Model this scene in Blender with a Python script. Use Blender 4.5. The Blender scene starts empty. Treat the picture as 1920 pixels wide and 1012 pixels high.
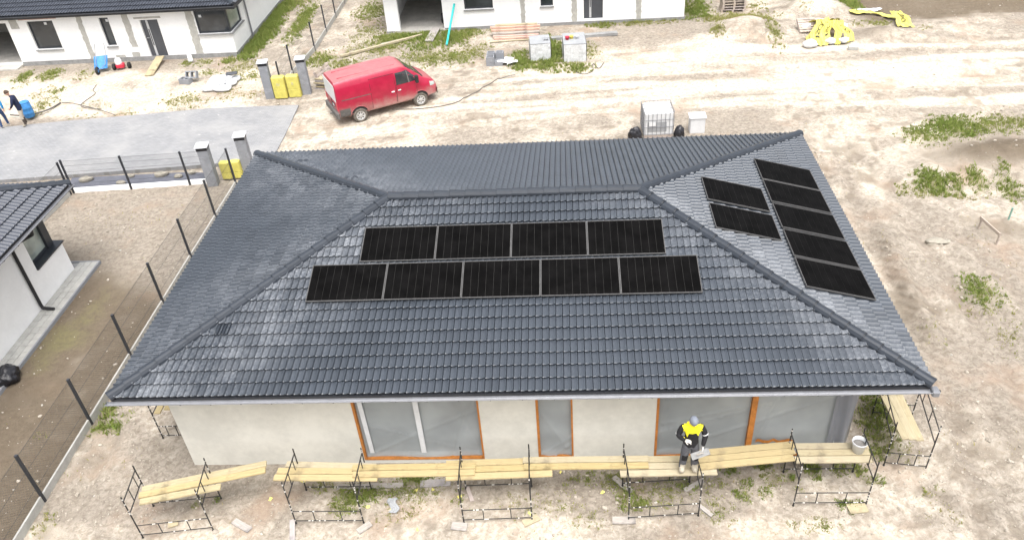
import bpy, bmesh, math, random
import numpy as np
from mathutils import Vector, Matrix, Euler
R = math.radians
random.seed(7); rng = np.random.default_rng(11)
SC = bpy.context.scene
COL = SC.collection

# ------------------------------------------------------------------ camera, sky, sun, exposure
cd = bpy.data.cameras.new('camera'); cam = bpy.data.objects.new('camera', cd); COL.objects.link(cam)
cam.location = (9.8304, -11.8394, 14.877)
cam.rotation_euler = (0.9332, 0.0622, 0.0401)
cd.sensor_fit = 'HORIZONTAL'; cd.sensor_width = 36.0; cd.lens = 28.314
cd.clip_start = 0.1; cd.clip_end = 3000
SC.camera = cam

SUN_EL, SUN_AZ = R(70), R(163)          # compass style: direction the light comes from, measured from +Y clockwise
w = bpy.data.worlds.new('World'); SC.world = w; w.use_nodes = True
nt = w.node_tree; bg = nt.nodes['Background']
sky = nt.nodes.new('ShaderNodeTexSky'); sky.sky_type = 'NISHITA'; sky.sun_disc = False
sky.sun_elevation = SUN_EL; sky.sun_rotation = SUN_AZ
sky.air_density = 1.0; sky.dust_density = 6.0; sky.ozone_density = 1.0
hs = nt.nodes.new('ShaderNodeHueSaturation'); hs.inputs['Saturation'].default_value = 0.3   # overcast: little blue left
nt.links.new(sky.outputs[0], hs.inputs['Color']); nt.links.new(hs.outputs[0], bg.inputs[0])
bg.inputs[1].default_value = 0.15
sl = bpy.data.lights.new('sun', 'SUN'); sun = bpy.data.objects.new('sun', sl); COL.objects.link(sun)
sl.energy = 1.0; sl.angle = R(50); sl.color = (1.0, 0.975, 0.94)
sd = Vector((math.sin(SUN_AZ)*math.cos(SUN_EL), math.cos(SUN_AZ)*math.cos(SUN_EL), math.sin(SUN_EL)))
sun.rotation_euler = sd.to_track_quat('Z', 'Y').to_euler(); sun.location = (0, 0, 40)
vs = SC.view_settings; vs.view_transform = 'Standard'; vs.look = 'None'; vs.exposure = 1.17; vs.gamma = 1.0
vs.use_curve_mapping = False

# ------------------------------------------------------------------ helpers
ORG = {}
def tag(o, label=None, cat=None, group=None, kind=None):
    if label: o['label'] = label
    if cat: o['category'] = cat
    if group: o['group'] = group
    if kind: o['kind'] = kind
    return o
def thing(name, label, cat, loc=(0, 0, 0), rz=0.0, group=None):
    o = bpy.data.objects.new(name, None); COL.objects.link(o)
    o.location = loc; o.rotation_euler = (0, 0, rz); o.empty_display_size = 0.2
    ORG[o.name] = Vector(loc)
    return tag(o, label, cat, group)
def link(name, me, parent=None, mat=None):
    o = bpy.data.objects.new(name, me); COL.objects.link(o)
    if parent is not None: o.parent = parent
    if mat is not None and len(me.materials) == 0: me.materials.append(mat)
    return o
def org(p):
    while p is not None:
        if p.name in ORG: return ORG[p.name]
        p = p.parent
    return Vector((0, 0, 0))

class MB:
    """collects shapes into one mesh"""
    def __init__(s): s.v = []; s.f = []; s.m = []; s.mi = 0
    def add(s, vs, fs):
        b = len(s.v); s.v += [tuple(v) for v in vs]
        for f in fs: s.f.append([i + b for i in f]); s.m.append(s.mi)
        return s
    def box(s, a, b, M=None, c=0.0):
        (x0, y0, z0), (x1, y1, z1) = a, b
        if c > 0:     # box with chamfered vertical and top edges
            vs = []
            for z, k in ((z0, 0), (z1 - c, 0), (z1, c)):
                for (x, y) in ((x0+c+k, y0+k), (x1-c-k, y0+k), (x1-k, y0+c+k), (x1-k, y1-c-k), (x1-c-k, y1-k), (x0+c+k, y1-k), (x0+k, y1-c-k), (x0+k, y0+c+k)):
                    vs.append((x, y, z))
            fs = [[7-i for i in range(8)], [16+i for i in range(8)]]
            for r in (0, 8):
                for i in range(8): fs.append([r+i, r+(i+1) % 8, r+8+(i+1) % 8, r+8+i])
        else:
            vs = [(x0,y0,z0),(x1,y0,z0),(x1,y1,z0),(x0,y1,z0),(x0,y0,z1),(x1,y0,z1),(x1,y1,z1),(x0,y1,z1)]
            fs = [(3,2,1,0),(4,5,6,7),(0,1,5,4),(1,2,6,5),(2,3,7,6),(3,0,4,7)]
        if M is not None: vs = [M @ Vector(v) for v in vs]
        return s.add(vs, fs)
    def tube(s, p0, p1, r, n=6, r1=None, cap=True):
        p0 = Vector(p0); p1 = Vector(p1); d = (p1 - p0).normalized()
        a = d.orthogonal().normalized(); b = d.cross(a); r1 = r if r1 is None else r1
        vs = []
        for p, q in ((p0, r), (p1, r1)):
            for i in range(n):
                t = 2*math.pi*i/n; vs.append(p + a*(q*math.cos(t)) + b*(q*math.sin(t)))
        fs = [[i, (i+1) % n, n+(i+1) % n, n+i] for i in range(n)]
        if cap: fs += [[n-1-i for i in range(n)], [n+i for i in range(n)]]
        return s.add(vs, fs)
    def path(s, pts, r, n=5):
        for a, b in zip(pts[:-1], pts[1:]): s.tube(a, b, r, n, cap=True)
        return s
    def lathe(s, prof, c=(0, 0, 0), n=16, M=None):
        vs = []; k = len(prof)
        for i in range(n):
            t = 2*math.pi*i/n
            for (r, z) in prof: vs.append(Vector((c[0] + r*math.cos(t), c[1] + r*math.sin(t), c[2] + z)))
        fs = []
        for i in range(n):
            j = (i+1) % n
            for q in range(k-1): fs.append([i*k+q, j*k+q, j*k+q+1, i*k+q+1])
        if M is not None: vs = [M @ v for v in vs]
        return s.add(vs, fs)
    def prism(s, poly, z0, z1):
        n = len(poly); vs = [(x, y, z0) for x, y in poly] + [(x, y, z1) for x, y in poly]
        return s.add(vs, [[n-1-i for i in range(n)], [n+i for i in range(n)]] + [[i, (i+1) % n, n+(i+1) % n, n+i] for i in range(n)])
    def grid(s, fn, nu, nv):
        vs = [fn(i/nu, j/nv) for j in range(nv+1) for i in range(nu+1)]
        return s.add(vs, [[j*(nu+1)+i, j*(nu+1)+i+1, (j+1)*(nu+1)+i+1, (j+1)*(nu+1)+i] for j in range(nv) for i in range(nu)])
    def mesh(s, name, mats, smooth=False, off=None):
        me = bpy.data.meshes.new(name)
        vv = s.v if off is None else [(a-off[0], b-off[1], c-off[2]) for a, b, c in s.v]
        me.from_pydata(vv, [], s.f)
        for m in (mats if isinstance(mats, (list, tuple)) else [mats]): me.materials.append(m)
        me.polygons.foreach_set('material_index', s.m)
        if smooth: me.polygons.foreach_set('use_smooth', [True]*len(s.f))
        me.update(); return me
    def build(s, name, mats, parent=None, world=True, smooth=False):
        off = org(parent) if (parent is not None and world) else None
        return link(name, s.mesh(name, mats, smooth, off), parent)
    def top(s, name, mats, label, cat, group=None, kind=None, smooth=False, loc=None):
        """one-mesh thing, origin at its base"""
        if loc is None:
            a = np.array(s.v); loc = (float(a[:, 0].mean()), float(a[:, 1].mean()), float(a[:, 2].min()))
        o = link(name, s.mesh(name, mats, smooth, loc)); o.location = loc
        return tag(o, label, cat, group, kind)
def children(o): return [c for c in bpy.data.objects if c.parent == o]
def Tm(loc, rz=0, rx=0, ry=0): return Matrix.Translation(Vector(loc)) @ Euler((rx, ry, rz)).to_matrix().to_4x4()

# value noise in numpy, for relief and for where things lie
_L = rng.random((256, 256))
def vn(x, y, s=0):
    x = np.asarray(x, float) + s*17.31; y = np.asarray(y, float) + s*9.77
    xi = np.floor(x).astype(int); yi = np.floor(y).astype(int); fx = x-xi; fy = y-yi
    fx = fx*fx*(3-2*fx); fy = fy*fy*(3-2*fy)
    g = lambda a, b: _L[a % 256, b % 256]
    return (g(xi, yi)*(1-fx)+g(xi+1, yi)*fx)*(1-fy) + (g(xi, yi+1)*(1-fx)+g(xi+1, yi+1)*fx)*fy
def fbm(x, y, s=0, o=4):
    t = 0; a = .5
    for k in range(o): t = t + a*vn(x*2**k, y*2**k, s+k*3); a *= .5
    return t/(1-.5**o)
def sst(a, b, x): t = np.clip((x-a)/(b-a), 0, 1); return t*t*(3-2*t)

# ------------------------------------------------------------------ materials
def nodes(m): m.use_nodes = True; return m.node_tree, m.node_tree.nodes['Principled BSDF']
def N(t, kind, **kw):
    n = t.nodes.new(kind)
    for k, v in kw.items():
        if hasattr(n, k): setattr(n, k, v)
        else: n.inputs[k].default_value = v
    return n
def mixc(t, fac, a, b, mode='MIX'):
    n = t.nodes.new('ShaderNodeMix'); n.data_type = 'RGBA'; n.blend_type = mode
    for i, q in ((0, fac), (6, a), (7, b)):
        if hasattr(q, 'links'): t.links.new(q, n.inputs[i])
        elif i == 0: n.inputs[0].default_value = q
        else: n.inputs[i].default_value = (*q[:3], 1)
    return n.outputs[2]
def ramp(t, fac, a, b):
    n = N(t, 'ShaderNodeMapRange'); n.interpolation_type = 'SMOOTHSTEP'
    n.inputs[1].default_value = a; n.inputs[2].default_value = b; t.links.new(fac, n.inputs[0]); return n.outputs[0]
def mth(t, op, a, b=None):
    n = t.nodes.new('ShaderNodeMath'); n.operation = op
    for i, q in enumerate((a, b)):
        if q is None: continue
        if hasattr(q, 'links'): t.links.new(q, n.inputs[i])
        else: n.inputs[i].default_value = q
    return n.outputs[0]
def noise(t, scale, detail=4, rough=.55, vec=None, dist=0):
    n = N(t, 'ShaderNodeTexNoise'); n.inputs['Scale'].default_value = scale; n.inputs['Detail'].default_value = detail
    n.inputs['Roughness'].default_value = rough; n.inputs['Distortion'].default_value = dist
    if vec is not None: t.links.new(vec, n.inputs['Vector'])
    return n.outputs['Fac']
def bump(t, b, h, s, d=.02):
    n = N(t, 'ShaderNodeBump'); n.inputs['Strength'].default_value = s; n.inputs['Distance'].default_value = d
    t.links.new(h, n.inputs['Height']); t.links.new(n.outputs[0], b.inputs['Normal'])
def pm(name, col, rough=.8, var=.2, scale=6, bmp=.25, bscale=60, metal=0, spec=.4, coat=0, col2=None, obj=0.0):
    """plain weathered material: colour broken up by two noises, fine relief"""
    m = bpy.data.materials.new(name); t, b = nodes(m)
    pos = N(t, 'ShaderNodeNewGeometry').outputs['Position']
    a = noise(t, scale, 5, .6, pos); c = noise(t, scale*7, 3, .6, pos)
    dk = tuple(x*(1-var) for x in col); lt = tuple(min(1, x*(1+var*.6)) for x in col) if col2 is None else col2
    f = ramp(t, mth(t, 'ADD', mth(t, 'MULTIPLY', a, .7), mth(t, 'MULTIPLY', c, .3)), .32, .68)
    o = mixc(t, f, dk, lt)
    if obj:
        ri = N(t, 'ShaderNodeObjectInfo').outputs['Random']
        o = mixc(t, ramp(t, ri, 0, 1), o, tuple(x*(1-obj) for x in col))
    t.links.new(o, b.inputs['Base Color'])
    b.inputs['Roughness'].default_value = rough; b.inputs['Metallic'].default_value = metal
    b.inputs['Specular IOR Level'].default_value = spec; b.inputs['Coat Weight'].default_value = coat
    if bmp: bump(t, b, noise(t, bscale, 4, .6, pos), bmp)
    return m
M = {}
M['plaster'] = pm('plaster', (.6, .585, .525), .9, .12, .9, .15, 40)
M['plinth'] = pm('plinth', (.27, .27, .265), .9, .25, 3, .3, 30)
M['white_wall'] = pm('white_wall', (.84, .84, .83), .9, .05, 1.5, .12, 50)
M['patch'] = pm('patch_mortar', (.43, .42, .385), .95, .18, 5, .3, 40)
M['red_patch'] = pm('red_patch', (.5, .3, .25), .95, .3, 6, .3, 40)
M['concrete'] = pm('concrete', (.4, .395, .37), .9, .16, 3, .3, 50)
M['block_grey'] = pm('block_grey', (.27, .28, .3), .95, .28, 4, .4, 40, obj=.15)
M['cap_top'] = pm('cap_top', (.62, .64, .67), .5, .2, 8, .3, 30)
M['anthracite'] = pm('anthracite', (.035, .038, .045), .5, .2, 6, .1, 60)
M['dark_frame'] = pm('dark_frame', (.035, .04, .048), .4, .15, 6, .05, 60)
M['door_grey'] = pm('door_grey', (.075, .08, .09), .45, .1, 3, .05, 60)
M['steel'] = pm('steel', (.55, .56, .57), .35, .1, 6, .05, 60, metal=.15)
M['gutter'] = pm('gutter', (.2, .205, .22), .45, .12, 5, .05, 60, metal=.2)
M['black_steel'] = pm('black_steel', (.022, .022, .024), .55, .3, 9, .2, 80)
M['scaffold'] = pm('scaffold_paint', (.025, .024, .023), .6, .4, 20, .3, 80)
M['white_splash'] = pm('mortar_splash', (.6, .58, .54), .9, .2, 20, .3, 80)
M['wire'] = pm('wire', (.05, .052, .055), .5, .2, 9, 0)
M['orange'] = pm('orange_tape', (.45, .17, .035), .6, .25, 9, .2, 50)
M['white_plastic'] = pm('white_plastic', (.62, .63, .64), .45, .08, 6, .1, 50)
M['yellow_foil'] = pm('yellow_foil', (.6, .54, .13), .4, .2, 5, .6, 14)
M['ink'] = pm('ink', (.03, .028, .02), .6, .1, 5, 0)
M['yellow_paper'] = pm('yellow_paper', (.72, .66, .2), .8, .12, 5, .1, 50)
M['rubber'] = pm('rubber', (.028, .027, .026), .85, .3, 10, .2, 60)
M['dusty_tyre'] = pm('dusty_tyre', (.14, .125, .105), .9, .35, 9, .3, 50)
M['hubcap'] = pm('hubcap', (.55, .55, .54), .4, .15, 9, .05, 60, metal=.4)
M['grey_plastic'] = pm('grey_plastic', (.12, .115, .11), .75, .3, 6, .2, 60)
M['blue'] = pm('blue_paint', (.05, .22, .5), .5, .25, 7, .15, 50)
M['pale_green'] = pm('pale_green', (.2, .34, .28), .6, .15, 7, .1, 50)
M['teal'] = pm('teal_paint', (.02, .42, .4), .5, .15, 7, .1, 50)
M['red_plastic'] = pm('red_plastic', (.55, .03, .06), .4, .15, 7, .05, 50)
M['yellow_plastic'] = pm('yellow_plastic', (.75, .62, .12), .4, .1, 7, .05, 50)
M['white_film'] = pm('white_film', (.6, .61, .62), .3, .25, 6, .6, 12)
M['grey_sheet'] = pm('grey_sheet', (.3, .31, .32), .8, .12, 4, .2, 40)
M['stone'] = pm('stone', (.31, .285, .235), .95, .25, 8, .5, 30)
M['bag'] = pm('black_bag', (.018, .018, .022), .28, .3, 8, .8, 14)
M['membrane'] = pm('membrane', (.115, .12, .145), .8, .2, 2.5, .3, 30)
M['cable'] = pm('cable', (.1, .095, .09), .7, .2, 9, 0)
M['blue_jacket'] = pm('blue_jacket', (.02, .25, .55), .85, .2, 12, .4, 40)
M['navy'] = pm('navy_jacket', (.012, .018, .05), .85, .3, 12, .4, 40)
M['jeans'] = pm('jeans', (.04, .075, .17), .9, .2, 12, .4, 60)
M['beige_cloth'] = pm('beige_cloth', (.5, .44, .36), .9, .15, 12, .4, 60)
M['skin'] = pm('skin', (.55, .33, .24), .6, .1, 12, .1, 60)
M['hair'] = pm('hair', (.07, .045, .03), .7, .3, 60, .4, 90)
M['black_cloth'] = pm('black_cloth', (.012, .012, .014), .85, .3, 14, .5, 45)
M['hivis'] = pm('yellow_cloth', (.85, .76, .02), .75, .12, 12, .4, 45)
M['grey_cloth'] = pm('grey_cloth', (.1, .103, .115), .9, .3, 14, .5, 45)
M['cap_cloth'] = pm('cap_cloth', (.19, .21, .25), .9, .15, 14, .3, 60)
M['glove'] = pm('glove', (.6, .58, .54), .9, .15, 20, .3, 60)
M['boot'] = pm('boot', (.42, .38, .3), .9, .25, 20, .3, 60)
M['boot_dark'] = pm('boot_dark', (.07, .055, .045), .9, .25, 20, .3, 60)
M['white_shoe'] = pm('white_shoe', (.7, .7, .72), .7, .1, 20, .2, 60)
M['cement'] = pm('cement_mix', (.2, .19, .18), .9, .2, 20, .5, 50)
M['interior'] = pm('interior', (.3, .29, .27), .9, .2, 2, .2, 30)
M['floor_slab'] = pm('floor_slab', (.5, .48, .44), .9, .2, 2, .2, 30)

def wood(name, col, col2):
    m = bpy.data.materials.new(name); t, b = nodes(m)
    tc = N(t, 'ShaderNodeTexCoord').outputs['Object']
    mp = N(t, 'ShaderNodeMapping'); mp.inputs['Scale'].default_value = (1.2, 22, 22); t.links.new(tc, mp.inputs[0])
    ri = N(t, 'ShaderNodeObjectInfo').outputs['Random']
    g = noise(t, 2.2, 5, .6, mp.outputs[0], 1.2); k = noise(t, 3.0, 4, .6, tc)
    o = mixc(t, ramp(t, g, .3, .7), col, col2)
    o = mixc(t, ramp(t, k, .5, .75), o, tuple(x*.52 for x in col))
    o = mixc(t, mth(t, 'MULTIPLY', ri, .45), o, tuple(min(1, x*1.1) for x in (col2[0]*.95, col2[1]*.97, col2[2]*1.25)))
    t.links.new(o, b.inputs['Base Color']); b.inputs['Roughness'].default_value = .85
    bump(t, b, g, .35, .01); return m
M['plank'] = wood('plank_wood', (.31, .235, .1), (.44, .355, .175))
M['plank_pale'] = wood('plank_pale', (.32, .26, .145), (.43, .375, .235))
M['plank_grey'] = wood('plank_grey', (.28, .25, .21), (.4, .37, .32))
M['timber_red'] = wood('timber_red', (.42, .25, .18), (.58, .4, .3))
M['pallet'] = wood('pallet_wood', (.32, .26, .2), (.48, .41, .33))

def glass(name, col=(.03, .035, .04), rough=.06):
    m = bpy.data.materials.new(name); t, b = nodes(m)
    pos = N(t, 'ShaderNodeNewGeometry').outputs['Position']
    t.links.new(mixc(t, ramp(t, noise(t, 1.4, 3, .5, pos), .35, .65), col, tuple(x*1.8 for x in col)), b.inputs['Base Color'])
    b.inputs['Roughness'].default_value = rough; b.inputs['Specular IOR Level'].default_value = .6
    return m
M['glass'] = glass('window_glass'); M['van_glass'] = glass('van_glass', (.02, .022, .024), .05)
M['pale_glass'] = glass('pale_glass', (.22, .25, .23), .1)

# plastic sheet over the window openings: milky, slightly see-through, glossy in its folds
def film(name, col, alpha):
    m = bpy.data.materials.new(name); t, b = nodes(m)
    pos = N(t, 'ShaderNodeNewGeometry').outputs['Position']
    n1 = noise(t, .8, 3, .5, pos); n2 = noise(t, 1.6, 2, .5, pos, .3)
    t.links.new(mixc(t, ramp(t, n1, .3, .7), col, tuple(x*1.25 for x in col)), b.inputs['Base Color'])
    b.inputs['Roughness'].default_value = .3; b.inputs['Specular IOR Level'].default_value = .45
    al = mth(t, 'ADD', mth(t, 'MULTIPLY', ramp(t, n2, .35, .75), .07), alpha); t.links.new(al, b.inputs['Alpha'])
    bump(t, b, n2, .1, .02); return m
M['film'] = film('window_film', (.36, .385, .39), .66)
M['film_blue'] = film('window_film_fold', (.2, .21, .235), .7)

# glazed roof tile with cutting dust and sky sheen painted along the hips
def tile_mat(name, col, dust_sheen):
    m = bpy.data.materials.new(name); t, b = nodes(m)
    ge = N(t, 'ShaderNodeNewGeometry'); pos = ge.outputs['Position']
    isl = ge.outputs['Random Per Island']; ri = N(t, 'ShaderNodeObjectInfo').outputs['Random']
    rr = mth(t, 'FRACT', mth(t, 'ADD', isl, mth(t, 'MULTIPLY', ri, 7.3)))
    o = mixc(t, rr, tuple(x*.86 for x in col), tuple(x*1.16 for x in col))
    o = mixc(t, ramp(t, noise(t, .5, 3, .5, pos), .3, .7), o, tuple(x*1.1 for x in col))
    b.inputs['Coat Weight'].default_value = .0
    rough = .32
    if dust_sheen:
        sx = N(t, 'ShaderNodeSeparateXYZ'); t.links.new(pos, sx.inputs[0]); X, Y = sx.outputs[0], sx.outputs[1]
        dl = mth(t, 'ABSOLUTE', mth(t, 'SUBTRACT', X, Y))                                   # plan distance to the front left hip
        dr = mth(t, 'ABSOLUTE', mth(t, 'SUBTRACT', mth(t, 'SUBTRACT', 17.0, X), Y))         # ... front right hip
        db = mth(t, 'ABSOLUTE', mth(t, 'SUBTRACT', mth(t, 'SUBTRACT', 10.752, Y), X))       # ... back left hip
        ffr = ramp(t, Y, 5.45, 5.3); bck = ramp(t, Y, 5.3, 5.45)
        fl = mth(t, 'MULTIPLY', mth(t, 'MULTIPLY', ramp(t, dl, 4.4, 0.2), .68), mth(t, 'MULTIPLY', ffr, mth(t, 'ADD', .55, mth(t, 'MULTIPLY', ramp(t, mth(t, 'SUBTRACT', X, Y), -.05, .05), .45))))  # reaches past the hip dust to paint the broad sky sheen
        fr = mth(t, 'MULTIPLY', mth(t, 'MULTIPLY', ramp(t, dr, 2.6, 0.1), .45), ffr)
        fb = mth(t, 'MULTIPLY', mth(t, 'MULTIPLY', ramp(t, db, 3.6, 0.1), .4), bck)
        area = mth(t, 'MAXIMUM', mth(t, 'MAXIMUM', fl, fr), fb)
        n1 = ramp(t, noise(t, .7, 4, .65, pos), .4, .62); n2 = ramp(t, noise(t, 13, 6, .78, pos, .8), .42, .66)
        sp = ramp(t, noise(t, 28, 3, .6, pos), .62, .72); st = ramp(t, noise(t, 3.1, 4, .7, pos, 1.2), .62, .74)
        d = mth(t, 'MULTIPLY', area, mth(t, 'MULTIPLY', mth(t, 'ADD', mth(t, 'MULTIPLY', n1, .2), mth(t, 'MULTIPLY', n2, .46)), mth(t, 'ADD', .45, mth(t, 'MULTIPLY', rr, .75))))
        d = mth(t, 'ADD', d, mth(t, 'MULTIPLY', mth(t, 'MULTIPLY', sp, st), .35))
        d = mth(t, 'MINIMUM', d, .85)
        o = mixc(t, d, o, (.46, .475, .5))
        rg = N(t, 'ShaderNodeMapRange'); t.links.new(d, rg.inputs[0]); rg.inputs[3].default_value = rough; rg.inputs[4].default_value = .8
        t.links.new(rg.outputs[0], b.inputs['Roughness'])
    else: b.inputs['Roughness'].default_value = rough
    t.links.new(o, b.inputs['Base Color']); b.inputs['Specular IOR Level'].default_value = .5
    bump(t, b, noise(t, 45, 3, .6, pos), .12, .01); return m
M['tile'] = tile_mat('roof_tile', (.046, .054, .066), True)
M['tile_plain'] = tile_mat('roof_tile_plain', (.05, .056, .07), False)
M['ridge'] = pm('ridge_cap', (.028, .034, .044), .36, .14, 4, .1, 50, obj=.15)

def pv_mats():
    m = bpy.data.materials.new('solar_cell'); t, b = nodes(m)
    pos = N(t, 'ShaderNodeNewGeometry').outputs['Position']
    t.links.new(mixc(t, ramp(t, noise(t, 3, 3, .5, pos), .3, .7), (.0025, .0024, .0024), (.005, .0048, .0048)), b.inputs['Base Color'])
    b.inputs['Roughness'].default_value = .5; b.inputs['Specular IOR Level'].default_value = .02
    M['cell'] = m
    M['pv_back'] = pm('solar_backing', (.036, .035, .034), .6, .25, 9, 0, spec=.1)
    M['pv_frame'] = pm('solar_frame', (.1, .098, .096), .5, .15, 9, 0)
pv_mats()

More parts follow.
